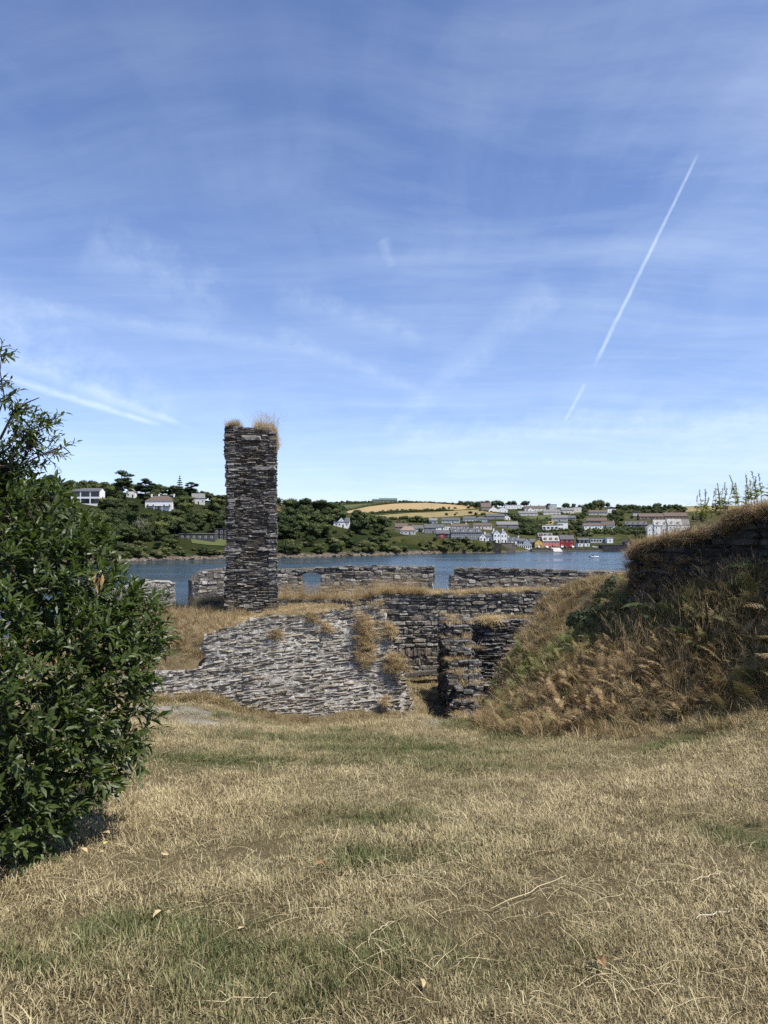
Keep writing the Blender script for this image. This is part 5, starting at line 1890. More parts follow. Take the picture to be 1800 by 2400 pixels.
def conifer(px, py, hpx, wpx, label, seed):
    r = np.random.default_rng(seed)
    p = head_pt(px, py)
    s = p.y / F
    h, w = hpx * s, wpx * s
    root = empty('conifer', p, label, 'tree')
    MB().tube([(0, 0, -1), (0, 0, h * .5), (0, 0, h)], [h * .025, h * .016, h * .003], 6).build('trunk', M_BARK, root)
    V, Fc, MI = [], [], []
    lobes = []
    for k in range(11):
        z = h * (.22 + .75 * k / 10)
        q = w / 2 * (1.0 - .93 * (k / 10)) * r.uniform(.85, 1.1)
        for j in range(6):
            a = j * 1.047 + k * .5 + r.normal(0, .15)
            lobes.append((q * .6 * math.cos(a), q * .6 * math.sin(a), z - .06 * q, q * .42 + .1, q * .42 + .1, h * .022))
    for l in lobes:
        solid_lobe(l, V, Fc, 0, MI, r, .8)
    crown_lobes(r, lobes, 2200, h * .013, V, Fc, 0, MI)
    mesh_obj('crown', V, Fc, M_PINE, root)


conifer(421, 1180, 66, 34, 'pointed conifer with tiered branches left of the chimney', 811)


def bare_tree(px, py, hpx, label, seed):
    r = np.random.default_rng(seed)
    p = head_pt(px, py)
    h = hpx * p.y / F
    mb = MB()

    def grow(a, d, L, rad, lv):
        b_ = a + d * L
        mb.tube([a, a.lerp(b_, .5) + Vector(r.normal(0, L * .05, 3)), b_], [rad, rad * .8, rad * .6], 4)
        if lv < 4:
            for _ in range(2 if lv else 3):
                d2 = (d + Vector(r.normal(0, .42, 3))).normalized()
                d2.z = abs(d2.z) * .7 + .3
                grow(b_, d2.normalized(), L * r.uniform(.6, .85), rad * .6, lv + 1)
    root = empty('bare_tree', p, label, 'tree')
    for _ in range(3):
        d = Vector((r.normal(0, .22), r.normal(0, .2), 1)).normalized()
        grow(Vector((r.normal(0, h * .12), 0, -.3)), d, h * .36, h * .02, 0)
    mb.build('branches', M_DEAD, root)


bare_tree(325, 1262, 48, 'bare grey dead tree amid the headland scrub', 821)
bare_tree(208, 1262, 34, 'smaller bare tree beside the leafy shrub', 822)
bare_tree(818, 1303, 14, 'bleached fallen branches at the water edge', 823)

# ---- rocks along the shore
rk = plain('shore_rock', (0.17, 0.14, 0.11), .95, .5, .8)
RM = []
for i in range(4):
    r = np.random.default_rng(840 + i)
    mb = MB()
    V, Fc, MI = [], [], []
    solid_lobe((0, 0, 0, 1, .8, .6), V, Fc, 0, MI, r, 1.0)
    V = [(x + r.normal(0, .14), y + r.normal(0, .14), z + r.normal(0, .12)) for x, y, z in V]
    me = bpy.data.meshes.new('rock')
    me.from_pydata(V, [], Fc)
    me.materials.append(rk)
    RM.append(me)
for k in range(90):
    px = rng.uniform(235, 1045)
    if 525 < px < 655:
        continue
    ys_ = lys(px)
    d = Dw(ys_) + rng.uniform(-2, 2.5)
    q = PX(px, ys_, Dw(ys_))
    o = bpy.data.objects.new('shore_rock', RM[rng.integers(4)])
    COL.objects.link(o)
    f = d / q.y
    o.location = (q.x * f, d, WL + rng.uniform(-.2, .7))
    s = rng.uniform(.5, 1.9)
    o.scale = (s * 1.3, s, s)
    o.rotation_euler = (rng.normal(0, .3), rng.normal(0, .3), rng.uniform(0, 6.28))
    tag(o, 'brown rock at the tideline below the headland wood', 'rock', 'rocks along the headland shore')

# ---- quay, slipway, cars, boat
M_QUAY = mortar_material('quay_stone', (0.10, 0.088, 0.07), (0.22, 0.19, 0.15), .8)


def quay(name, label, px0, px1, yt, yb_, mat, deep=6):
    d = Dw(yb_)
    a_, b_ = PX(px0, yb_, d), PX(px1, yb_, d)
    zt = PX(px0, yt, d).z
    mb = MB().box(a_.x, b_.x, d - 1.0, d + deep, WL - 3, zt - .25).box(a_.x - .1, b_.x + .1, d - 1.15, d - .2, zt - .25, zt)
    tag(mb.build(name, mat), label, 'wall')


quay('quay_wall', 'brown stone quay wall in front of the red house', 1318, 1411, 1286.5, 1292, M_QUAY)
quay('harbour_wall', 'tall dark harbour wall right of the quay', 1411.6, 1490, 1277, 1292, plain('dark_harbour_stone', (0.045, 0.042, 0.045), .95, .4, .4), 10)
quay('sea_wall', 'low pale stone sea wall below the yellow house', 1246, 1296, 1286, 1292.5, M_QUAY)
quay('cliff_tower_wall', 'old square masonry block at the foot of the villa cliff', 1175, 1207, 1272, 1294.5, plain('old_masonry', (0.15, 0.125, 0.10), .95, .45, .5), 6)
quay('buttress_wall', 'dark sea wall buttress left of the masonry block', 1146, 1174.4, 1273, 1295.5, plain('dark_masonry', (0.055, 0.048, 0.042), .95, .4, .5), 8)
d = Dw(1292)
a_, b_ = PX(1296.6, 1292, d), PX(1317.4, 1292, d)
zq = PX(1300, 1284.5, d).z
mb = MB().add([(a_.x, d + 7, zq), (b_.x, d + 7, zq), (b_.x, d - 4, WL - .3), (a_.x, d - 4, WL - .3), (a_.x, d + 7, WL - 2), (b_.x, d + 7, WL - 2), (b_.x, d - 4, WL - 2), (a_.x, d - 4, WL - 2)],
              [(3, 2, 1, 0), (0, 1, 5, 4), (1, 2, 6, 5), (2, 3, 7, 6), (3, 0, 4, 7), (4, 5, 6, 7)])
tag(mb.build('slipway', plain('pale_concrete', (0.42, 0.40, 0.37), .9, .15, .5)), 'pale concrete slipway between the sea wall and the quay', 'slipway')


def car(px, py, colr, label, yaw):
    p = hill_pt(px, py)
    root = empty('parked_car', p, label, 'car', None, yaw)
    b_ = [(-2.1, .35), (2.1, .35), (2.1, .75), (1.9, .9), (1.0, .98), (.5, 1.45), (-1.3, 1.45), (-1.95, .98), (-2.1, .85)]
    body = MB().prism(b_, -.85, .85, 'y').build('body', plain('car_' + colr, dict(white=(.75, .75, .75), silver=(.45, .46, .48), black=(.02, .02, .025), red=(.4, .03, .03), blue=(.04, .08, .2))[colr], .25, .03, .5, .5), root)
    g = MB().prism([(.42, 1.0), (.9, 1.02), (.45, 1.4), (-1.25, 1.4), (-1.8, 1.02)], -.87, .87, 'y').build('windows', M_GLASS, root)
    for x in (-1.35, 1.35):
        for y in (-.8, .8):
            MB().tube([(x, y - .1, .34), (x, y + .1, .34)], .34, 10).build('wheel', plain('tyre', (.02, .02, .02), .9), root)


for i, (px, c, lb) in enumerate(((1316, 'white', 'white car parked nearest the pink pub'), (1322, 'black', 'black car parked second from the pink pub'), (1328, 'silver', 'silver car parked before the red house door'), (1334, 'red', 'dark red car parked at the red house'),
                                 (1341, 'white', 'white car parked at the right corner of the red house'), (1349, 'blue', 'dark blue car parked between the red and black houses'), (1262, 'silver', 'silver car parked before the yellow house'), (1281, 'white', 'white car parked left of the pub tables'), (1395, 'white', 'white car parked on the quay by the glass house'))):
    car(px, 1284.6 if px < 1300 else 1284, c, lb, rng.choice([0.1, 1.4, 1.7]))

# crowd outside the pub: far off, one mass
mb = MB()
cw_ = [plain('clothes_light', (.55, .55, .55)), plain('clothes_dark', (.05, .06, .1)), plain('clothes_red', (.35, .06, .06)), plain('skin', (.45, .28, .2))]
for k in range(26):
    p = hill_pt(rng.uniform(1284, 1312), 1284.3)
    q = p + Vector((0, rng.uniform(-4, 0), 0))
    m_ = int(rng.integers(3))
    mb.tube([q, q + Vector((0, 0, .85)), q + Vector((0, 0, 1.15)), q + Vector((0, 0, 1.45)), q + Vector((0, 0, 1.5))], [.13, .18, .2, .22, .08], 6, m_)
    mb.tube([q + Vector((0, 0, 1.48)), q + Vector((0, 0, 1.6)), q + Vector((0, 0, 1.75))], [.07, .11, .05], 6, 3)
tag(mb.build('crowd', cw_), 'distant crowd of drinkers outside the pink pub', kind='stuff')

pb = PX(1393, 1306.5, Dw(1306.5))
rb = empty('inflatable_boat', pb, 'small white inflatable motorboat on the harbour', 'boat', None, -.12)
white_t = plain('boat_tube', (.62, .64, .66), .5, .05)
MB().tube([(-2.6, -.85, .3), (0, -.95, .32), (1.6, -.75, .4), (2.5, -.1, .6), (2.5, .1, .6), (1.6, .75, .4), (0, .95, .32), (-2.6, .85, .3)], .27, 8).build('tube', white_t, rb, True)
MB().add([(-2.5, -.7, .1), (1.5, -.6, .15), (2.3, 0, .4), (1.5, .6, .15), (-2.5, .7, .1), (-2.5, 0, -.25), (1.6, 0, -.2)], [(0, 1, 2, 3, 4), (0, 5, 6, 1), (1, 6, 2), (2, 6, 3), (3, 6, 5, 4), (4, 5, 0)]).build('hull', plain('boat_hull', (.3, .31, .33), .5), rb)
MB().box(.1, .5, -.35, .35, .2, 1.15).build('console', white_t, rb)
MB().prism([(-2.95, -.3), (-2.6, -.3), (-2.55, .75), (-2.65, 1.1), (-3.0, 1.1), (-3.05, .75)], -.2, .2, 'y').build('engine', plain('engine_black', (.02, .02, .02), .4), rb)
for dx, dy, lb in ((-.5, .25, 'person in dark clothes seated at the boat console'), (-1.3, -.3, 'person in dark clothes seated in the boat stern')):
    mb = MB()
    base = pb + Vector((dx, dy, .3))
    mb.tube([base + Vector((.45, 0, .0)), base + Vector((.42, 0, .38)), base + Vector((.1, 0, .45)), base + Vector((0, 0, .5)), base + Vector((-.02, 0, .75)), base + Vector((0, 0, 1.0)), base + Vector((0, 0, 1.08)), base + Vector((.02, 0, 1.15)), base + Vector((.03, 0, 1.25)), base + Vector((.02, 0, 1.36))],
            [.08, .09, .12, .16, .19, .2, .08, .09, .12, .05], 7)
    o = mb.build('person', plain('dark_jacket', (.03, .03, .04)), None, True)
    tag(o, lb, 'person')

# ---- poles on the skyline
for px, hh, lb in ((952, 14, 'left of the twin power poles on the skyline'), (959, 13, 'right of the twin power poles on the skyline'), (1057, 12, 'single power pole on the skyline above the golden field'), (991, 18, 'power pole standing in the golden field'), (1012, 18, 'second power pole standing in the golden field'), (1449, 10, 'power pole on the skyline above the oak clump')):
    p = hill_pt(px, 1178 if px < 970 else 1182 if px in (1057,) else 1196 if px < 1020 else 1190)
    h = hh * p.y / F
    root = empty('power_pole', p, lb, 'pole')
    MB().tube([(0, 0, -1), (0, 0, h)], [.16, .11], 6).build('post', M_BARK, root)
    MB().box(-.9, .9, -.07, .07, h - .5, h - .35).build('crossarm', M_BARK, root)

# ================================================================== near vegetation
def leafy(name, lo, hi, rough=.38, transl=.28, young=None):
    m, nt, b = material(name)
    p = pos(nt)
    at = nt.new('ShaderNodeAttribute', attribute_name='br').outputs['Fac']
    rn = nt.new('ShaderNodeObjectInfo').outputs['Random']
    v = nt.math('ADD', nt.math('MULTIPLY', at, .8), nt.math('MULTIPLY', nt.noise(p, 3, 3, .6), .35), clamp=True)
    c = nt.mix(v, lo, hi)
    nt.link(c, b.inputs['Base Color'])
    b.inputs['Roughness'].default_value = rough
    b.inputs['Specular IOR Level'].default_value = .45
    tr = nt.new('ShaderNodeBsdfTranslucent')
    nt.link(nt.mix(1.0, c, (1.5, 1.7, .6), 'MULTIPLY'), tr.inputs['Color'])
    mx = nt.new('ShaderNodeMixShader')
    mx.inputs[0].default_value = transl
    nt.link(b.outputs[0], mx.inputs[1])
    nt.link(tr.outputs[0], mx.inputs[2])
    nt.link(mx.outputs[0], nt.n['Material Output'].inputs['Surface'])
    return m


M_SHRUB = leafy('shrub_leaf', (0.019, 0.033, 0.009), (0.078, 0.108, 0.026), .44, .3)
M_TWIG = plain('twig_bark', (0.10, 0.075, 0.055), .9, .3, 20)
M_DRYLEAF = plain('dry_leaf', (0.40, 0.24, 0.10), .8, .3, 25)
LW = .17
LEAF = []
for i in range(4):
    r = np.random.default_rng(900 + i)
    dr, fold, tw = r.uniform(.08, .35), r.uniform(.03, .10), r.normal(0, .05)
    zz = lambda t: -dr * t * t
    LEAF.append(np.array([(0, 0, 0), (.22, LW * .8, zz(.22) + fold), (.22, 0, zz(.22)), (.22, -LW * .8, zz(.22) + fold), (.55, LW, zz(.55) + fold + tw), (.55, 0, zz(.55)), (.55, -LW, zz(.55) + fold - tw),
                          (.82, LW * .55, zz(.82) + fold * .7), (.82, 0, zz(.82)), (.82, -LW * .55, zz(.82) + fold * .7), (1.0, 0, zz(1))]))
LF = [(0, 2, 1), (0, 3, 2), (1, 2, 5, 4), (2, 3, 6, 5), (4, 5, 8, 7), (5, 6, 9, 8), (7, 8, 10), (8, 9, 10)]


def frame_of(d, up):
    x = d / np.linalg.norm(d)
    y = np.cross(up, x)
    n = np.linalg.norm(y)
    if n < 1e-4:
        y = np.array((0, 1.0, 0))
    else:
        y = y / n
    z = np.cross(x, y)
    return np.column_stack([x, y, z])


blobs = []


def blob(px, py, d, r_, sy=1.0, dens=1.0):
    s = d / F
    blobs.append((np.array(PX(px, py, d)), np.array((r_ * s, r_ * s * sy, r_ * s)), dens))


for a in ((-150, 1280, 4.9, 215), (20, 1240, 4.75, 95), (80, 1300, 4.7, 130), (130, 1420, 4.6, 140), (-60, 1480, 4.4, 260), (225, 1470, 4.6, 100), (268, 1440, 4.8, 70), (165, 1590, 4.3, 140), (260, 1570, 4.5, 85), (240, 1680, 4.35, 85), (245, 1765, 4.3, 55),
          (110, 1740, 4.1, 140), (-60, 1720, 3.9, 210), (150, 1830, 4.1, 70), (40, 1890, 3.9, 100), (-90, 1930, 3.7, 150), (20, 1960, 3.85, 60), (300, 1490, 4.6, 70), (315, 1765, 4.3, 25), (-80, 1170, 4.8, 80), (180, 1330, 4.7, 70)):
    blob(*a)
loose = [(55, 1010, 4.7, 50), (105, 1000, 4.7, 24), (118, 1055, 4.7, 26), (-10, 1085, 4.8, 60), (45, 1095, 4.75, 45), (2, 832, 4.7, 8), (-4, 905, 4.7, 14), (5, 938, 4.7, 12), (40, 970, 4.7, 26), (70, 1050, 4.7, 30)]
r = np.random.default_rng(55)
mats_l = []                     # (matrix 3x3*len, origin, variant, brightness)
twigs = MB()


def sprig(p, d, n, L, big):
    d = d / np.linalg.norm(d)
    F3 = frame_of(d, np.array((0, 0, 1.0)))
    twigs.tube([tuple(p - d * .06), tuple(p + d * L * .5), tuple(p + d * L * .9)], [.0026, .002, .001], 3, cap=False)
    ph = r.uniform(0, 6.28)
    tone = r.uniform(0, 1)
    for k in range(n):
        t = k / (n - 1)
        ph += 2.4
        spread = 1.05 - .6 * t
        ld_ = d * math.cos(spread) + (F3[:, 1] * math.cos(ph) + F3[:, 2] * math.sin(ph)) * math.sin(spread)
        ld_ = ld_ + np.array((0, 0, -.12)) + r.normal(0, .12, 3)
        up = d + np.array((0, 0, .9)) + r.normal(0, .25, 3)
        M = frame_of(ld_, up) * (big * r.uniform(.7, 1.15) * (1 - .25 * t))
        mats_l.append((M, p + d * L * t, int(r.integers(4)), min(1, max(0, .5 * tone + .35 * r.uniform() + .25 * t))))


def in_other(q, me_):
    for i, (c, rr, _) in enumerate(blobs):
        if i != me_ and (((q - c) / rr) ** 2).sum() < .78:
            return True
    return False


for bi, (c, rr, dn) in enumerate(blobs):
    n = int(600 * rr[0] * rr[2] * 4)
    for _ in range(n):
        d = r.normal(size=3)
        d /= np.linalg.norm(d)
        if d[1] > .55 and r.uniform() < .7:
            continue
        lump = 1 + .10 * math.sin(7 * d[0] + 5 * d[2] + bi) + .07 * math.sin(13 * d[2] - 6 * d[0] + 2 * bi)
        q = c + d * rr * r.uniform(.86, 1.0) * lump
        if in_other(q, bi) or q[2] < gz(q[0], q[1]) + .03:
            continue
        sprig(q, d * .8 + np.array((.1, 0, .45)) + r.normal(0, .28, 3), int(r.integers(6, 10)), r.uniform(.08, .16), .084 * r.choice([.75, 1, 1.15]))
    for _ in range(int(420 * rr[0] * rr[2] * 4)):        # leaves inside, toned dark: deep shade put into their colour
        d = r.normal(size=3)
        d /= np.linalg.norm(d)
        q = c + d * rr * r.uniform(.35, .85)
        if q[2] > gz(q[0], q[1]) + .02:
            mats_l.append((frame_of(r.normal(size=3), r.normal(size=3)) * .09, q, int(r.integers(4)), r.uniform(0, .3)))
for px, py, d_, rad in loose:
    c = np.array(PX(px, py, d_))
    rr = rad * d_ / F
    for _ in range(int(6 + 330 * rr * rr * 4)):
        d = r.normal(size=3)
        d /= np.linalg.norm(d)
        sprig(c + d * rr * r.uniform(.1, .95), d * .5 + np.array((.45, 0, .25)) + r.normal(0, .3, 3), int(r.integers(5, 9)), r.uniform(.06, .12), .056 * r.choice([.8, 1, 1.2]))
shrub_base = PX(40, 2010, 4.05)
shrub_base.z = gz(shrub_base.x, shrub_base.y)
SB = np.array(shrub_base)
shrub = empty('leafy_shrub', shrub_base, 'large dark green leafy shrub filling the left edge', 'shrub')
eye = np.array((0, 0, CAMZ))


def lsc(m_):
    v = eye - m_[1]
    dist = np.linalg.norm(v)
    n_ = m_[0][:, 2] / np.linalg.norm(m_[0][:, 2])
    vis = 1.0 if to_px(m_[1])[0] > 5 else 0.1
    return -abs(float(n_ @ (v / dist))) * np.linalg.norm(m_[0][:, 0]) * vis / dist * (1.0 if m_[3] > .3 else .3)


mats_l.sort(key=lsc)
LME = []
for i in range(4):
    me = bpy.data.meshes.new('leaf')
    me.from_pydata(LEAF[i].tolist(), [], LF)
    me.materials.append(M_SHRUB)
    a_ = me.attributes.new('br', 'FLOAT', 'POINT')
    a_.data.foreach_set('value', np.full(11, .6, dtype=np.float32))
    LME.append(me)
for M, p, vi, bq in mats_l[:300]:
    o = bpy.data.objects.new('leaf', LME[vi])
    COL.objects.link(o)
    o.parent = shrub
    T = np.eye(4)
    T[:3, :3] = M
    T[:3, 3] = p - SB
    o.matrix_basis = Matrix(T.tolist())
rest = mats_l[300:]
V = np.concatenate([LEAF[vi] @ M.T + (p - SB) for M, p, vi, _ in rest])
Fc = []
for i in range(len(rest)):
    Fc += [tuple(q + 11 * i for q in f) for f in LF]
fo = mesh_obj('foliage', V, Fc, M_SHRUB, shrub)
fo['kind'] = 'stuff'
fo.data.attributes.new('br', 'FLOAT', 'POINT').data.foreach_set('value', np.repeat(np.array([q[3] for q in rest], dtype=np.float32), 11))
tw = twigs.build('twigs', M_TWIG, shrub)
tw.matrix_basis = Matrix.Translation(-shrub_base)
tw['kind'] = 'stuff'
mb = MB()


def br(pts, r0, r1):
    P_ = [PX(*p) - shrub_base for p in pts]
    n = len(P_)
    mb.tube(P_, [r0 + (r1 - r0) * i / (n - 1) for i in range(n)], 6)


br([(-20, 2030, 4.1), (0, 1800, 4.2), (40, 1500, 4.5), (20, 1200, 4.7), (30, 1060, 4.7)], .03, .008)
br([(-20, 2030, 4.1), (60, 1850, 4.2), (150, 1650, 4.3), (230, 1500, 4.5)], .025, .006)
br([(-40, 2020, 4.0), (-80, 1700, 4.2), (-100, 1300, 4.7)], .03, .01)
br([(0, 1030, 4.7), (30, 970, 4.7), (60, 945, 4.7), (92, 932, 4.7)], .009, .003)
br([(30, 970, 4.7), (28, 940, 4.7), (22, 925, 4.7)], .005, .002)
br([(40, 962, 4.7), (70, 955, 4.7), (95, 950, 4.7)], .004, .002)
br([(-30, 1090, 4.7), (40, 1095, 4.7), (90, 1070, 4.7), (135, 1050, 4.7)], .009, .003)
br([(-20, 1020, 4.7), (10, 930, 4.7), (0, 870, 4.7), (4, 830, 4.7)], .006, .002)
br([(60, 990, 4.7), (110, 985, 4.7), (150, 1000, 4.7)], .005, .002)
mb.build('branches', M_TWIG, shrub)
# withered leaves on the shrub
for k, (px, py, d_) in enumerate([(222, 1338, 4.55), (232, 1352, 4.55), (215, 1360, 4.55), (226, 1372, 4.55), (240, 1345, 4.55), (210, 1348, 4.55), (174, 1655, 4.05), (172, 1668, 4.05), (131, 1540, 4.05)]):
    o = mesh_obj('withered_leaf', LEAF[k % 4] * .085, LF, M_DRYLEAF, shrub)
    o.matrix_basis = Matrix.Translation(PX(px, py, d_ - .12) - shrub_base) @ Matrix.Rotation(r.uniform(1.2, 1.9), 4, 'Y') @ Matrix.Rotation(r.uniform(-.6, .6), 4, 'X')
    if k == 0:
        o['label'] = 'withered orange leaf on the shrub'

# ------------------------------------------------------------------ grass tufts on walls, mound and bank
TU = lambda mat: [blades_mesh('tuft', 40, .08, .05, .15, .0026, (.2, 1.2), mat, .5, 0, 1), blades_mesh('tuft', 46, .07, .10, .26, .0024, (.1, .9), mat, .6, 0, 2), blades_mesh('tuft', 13, .09, .24, .46, .0016, (.02, .4), mat, .5, .9, 3),
                  blades_mesh('tuft', 44, .06, .12, .30, .0026, (1.1, 2.0), mat, .5, 0, 4), blades_mesh('tuft', 50, .10, .10, .24, .0026, (.7, 1.5), mat, .4, 0, 5)]


def spread_line(pts, n, dep, jit=.03, rise=0.0):
    """points along a polyline given as (px, py, depth), pushed back by up to dep metres"""
    Q = [PX(*p) for p in pts]
    L = np.cumsum([0] + [(b_ - a_).length for a_, b_ in zip(Q[:-1], Q[1:])])
    out = []
    for t in rng.uniform(0, L[-1], n):
        i = min(int(np.searchsorted(L, t)) - 1, len(Q) - 2)
        i = max(i, 0)
        q = Q[i].lerp(Q[i + 1], (t - L[i]) / (L[i + 1] - L[i]))
        e = rng.uniform(0, dep)
        out.append((q.x + rng.normal(0, jit), q.y + e, q.z + rise * e + rng.normal(0, .012)))
    return out


def spread_ground(n, x0, x1, y0, y1, test=None):
    x, y = rng.uniform(x0, x1, n), rng.uniform(y0, y1, n)
    if test is not None:
        k = test(x, y)
        x, y = x[k], y[k]
    return np.column_stack([x, y, ground(x, y) - .01]).tolist()


def tufts(name, label, groups, mat):
    """groups: (points, choices, weights, scale range, tint range)"""
    P_, I_, S_, T_ = [], [], [], []
    for pts, ch_, wt_, sr, tr in groups:
        n = len(pts)
        P_ += list(pts)
        I_ += list(rng.choice(ch_, n, p=wt_))
        S_ += list(rng.uniform(*sr, n))
        T_ += list(rng.uniform(*tr, n))
    n = len(P_)
    P_ = np.array(P_)
    rot = np.column_stack([rng.normal(0, .18, n), rng.normal(0, .18, n), rng.uniform(0, 6.283, n)])
    return scatter(name, P_, rot, np.array(S_), np.array(I_), np.array(T_), TU(mat), label)


mt = [0, 1, 2, 4]
top = spread_line([(640, 1406, 17.36), (780, 1405, 17.36), (850, 1403, 17.36), (900, 1391, 17.36), (1000, 1393, 17.32), (1100, 1393, 17.36), (1140, 1390, 17.42), (1290, 1386, 17.4), (1330, 1394, 17.4)], 1200, .7)
tall = spread_line([(860, 1399, 17.3), (905, 1391, 17.3), (1000, 1393, 17.3)], 260, .6)
tall2 = spread_line([(650, 1404, 17.2), (700, 1405, 17.0), (860, 1404, 17.2)], 140, .3)
mound = spread_ground(2600, -3.3, -.15, 13.25, 17.1)
slope = spread_ground(2600, -7.5, -3.0, 12.9, 19.0)
lowt = spread_line([(448, 1428, 17.0), (470, 1413, 17.0), (556, 1407, 17.0)], 330, .8)
foot = spread_line([(325, 1652, 11.95), (400, 1645, 11.9), (480, 1642, 11.9), (560, 1672, 11.9), (650, 1698, 11.85), (740, 1704, 11.85), (880, 1698, 11.85), (968, 1690, 11.95)], 260, .12)
edge = [tuple(lw.at(u + rng.normal(0, .07), v + rng.normal(0, .06), .0)) for k in range(170) for (u, v) in [(lambda a_, b_, t: (a_[0] + (b_[0] - a_[0]) * t, a_[1] + (b_[1] - a_[1]) * t))(lw.poly[8 + k % 9], lw.poly[9 + k % 9], rng.uniform())]]


def on_lean(px0, py0, px1, py1, sx, n):
    q = Face(lw.O, lw.U, lw.V, px=[(px0, py0), (px1, py1)]).poly
    out = []
    for _ in range(n):
        t = rng.uniform()
        out.append(tuple(lw.at(q[0][0] + (q[1][0] - q[0][0]) * t + rng.normal(0, sx), q[0][1] + (q[1][1] - q[0][1]) * t + rng.normal(0, sx * .7), .02)))
    return out


clump = on_lean(855, 1450, 862, 1555, .085, 130) + on_lean(650, 1478, 652, 1496, .05, 26) + on_lean(905, 1460, 925, 1490, .05, 40) + on_lean(915, 1540, 935, 1575, .08, 90) + on_lean(902, 1640, 903, 1655, .03, 16) + on_lean(765, 1465, 770, 1480, .05, 16) + on_lean(730, 1445, 735, 1455, .05, 16)
chtop = [tuple(ch.at(rng.uniform(-.02, .28), 4.06 + rng.normal(0, .02), -rng.uniform(0.02, .6))) for _ in range(80)] + [tuple(ch.at(rng.uniform(.62, 1.02), 4.0 + rng.normal(0, .03), -rng.uniform(0.02, .7))) for _ in range(110)]
chside = [tuple(ch.at(cw - .05 + rng.normal(0, .02), rng.uniform(3.5, 3.95), -rng.uniform(0, .5))) for _ in range(40)] + [tuple(ch.at(cw, rng.uniform(2.15, 2.3), -.2)) for _ in range(4)]
swt = spread_line([(1100, 1466, 15.88), (1160, 1453, 15.88), (1240, 1453, 15.88)], 190, .35)
swh = spread_line([(1125, 1460, 15.72), (1165, 1456, 15.72)], 26, .06)
led = []
for ya, yb, zt in blocks:
    led += [(rng.uniform(xl + .02, xr), rng.uniform(ya, yb), zt + .0) for _ in range(34)]
outer = spread_line([(600, 1338, 26.65), (700, 1335, 26.65), (850, 1329, 26.65), (1014, 1328, 26.65)], 420, .35) + spread_line([(1066, 1333, 27.0), (1150, 1332, 27.0), (1180, 1335, 27), (1260, 1336, 27), (1400, 1340, 27), (1470, 1342, 27)], 420, .35) + spread_line([(455, 1362, 25.2), (474, 1343, 25.3), (492, 1338, 25.4), (560, 1336, 25.6)], 150, .5) + \
    spread_line([(250, 1386, 22.6), (330, 1369, 22.6), (360, 1364, 22.6), (405, 1370, 22.6)], 160, .4) + spread_line([(755, 1351, 26.1), (860, 1343, 26.1), (985, 1346, 26.1), (1014, 1354, 26.1)], 200, .4) + spread_line([(1056, 1354, 26.4), (1120, 1367, 26.4), (1185, 1358, 26.4), (1310, 1355, 26.4), (1470, 1364, 26.4)], 260, .4)
tufts('dry_wall_grass', 'dry golden grass growing on the ruined walls and the mound', [
    (top, [0, 1, 2, 3], [.72, .12, .04, .12], (.4, .85), (-.2, .15)), (tall, [1, 2], [.7, .3], (.5, .95), (-.2, 0)), (tall2, [1, 2], [.4, .6], (.6, 1.0), (-.2, 0)), (mound[::2], mt, [.8, .05, .02, .13], (.3, .7), (-.2, .22)), (lowt, mt, [.6, .15, .05, .2], (.5, .9), (-.2, .1)),
    (foot, mt, [.6, .3, .02, .08], (.6, 1.0), (-.1, .6)), (edge[::2], [0, 1, 3], [.6, .1, .3], (.4, .7), (-.2, .2)), (clump, [1, 3, 4], [.1, .7, .2], (.35, .65), (-.3, .1)), (chtop[:80:2], [0, 1], [.6, .4], (.6, 1.0), (-.2, 0)), (chtop[80:], [0, 1, 2], [.3, .5, .2], (.7, 1.1), (-.2, 0)), (chside, [1, 2, 3], [.4, .1, .5], (.5, .8), (-.2, 0)),
    (swt[::2], [0, 1, 3], [.5, .2, .3], (.5, .9), (-.2, .1)), (swh, [3], [1], (.8, 1.3), (-.3, 0)), (led[5::4], [0, 1, 3], [.5, .2, .3], (.4, 1.1), (-.2, .2)), (outer[::2], [0], [1], (.3, .6), (-.2, .2))], M_STRAW)
M_CAP = grass_material('cap_straw', (0.17, 0.115, 0.06), (0.42, 0.31, 0.165), (0.66, 0.53, 0.33), (0.05, 0.075, 0.018), (0.16, 0.18, 0.05), 0.3, 2.6)

# ---- the bank
toe = [PX(*p) for p in ((1056, 1705, 12.8), (1110, 1712, 11.2), (1180, 1716, 10.2), (1250, 1722, 9.4), (1400, 1712, 9.0), (1560, 1690, 8.6), (1700, 1665, 8.2), (1810, 1640, 8.0), (2100, 1600, 7.6))]
BP = [(p.x, p.y) for p in toe] + [(9, 9), (9, 16), (3.9, 16.9), (2.75, 15.5), (2.0, 14.6), (1.75, 13.2)]


def in_bank(x, y):
    return np.array([inside(BP, a_, b_) for a_, b_ in zip(x, y)], dtype=bool) if len(x) else np.zeros(0, bool)


def behind_wall(x, y):
    d_ = (x - A.x) * bw.N.x + (y - A.y) * bw.N.y
    return d_ < 0.06


def bank_front(x, y):
    k = in_bank(x, y)
    t = (x - A.x) * Ub.x + (y - A.y) * Ub.y
    return k & ~(behind_wall(x, y) & (t > -.1))


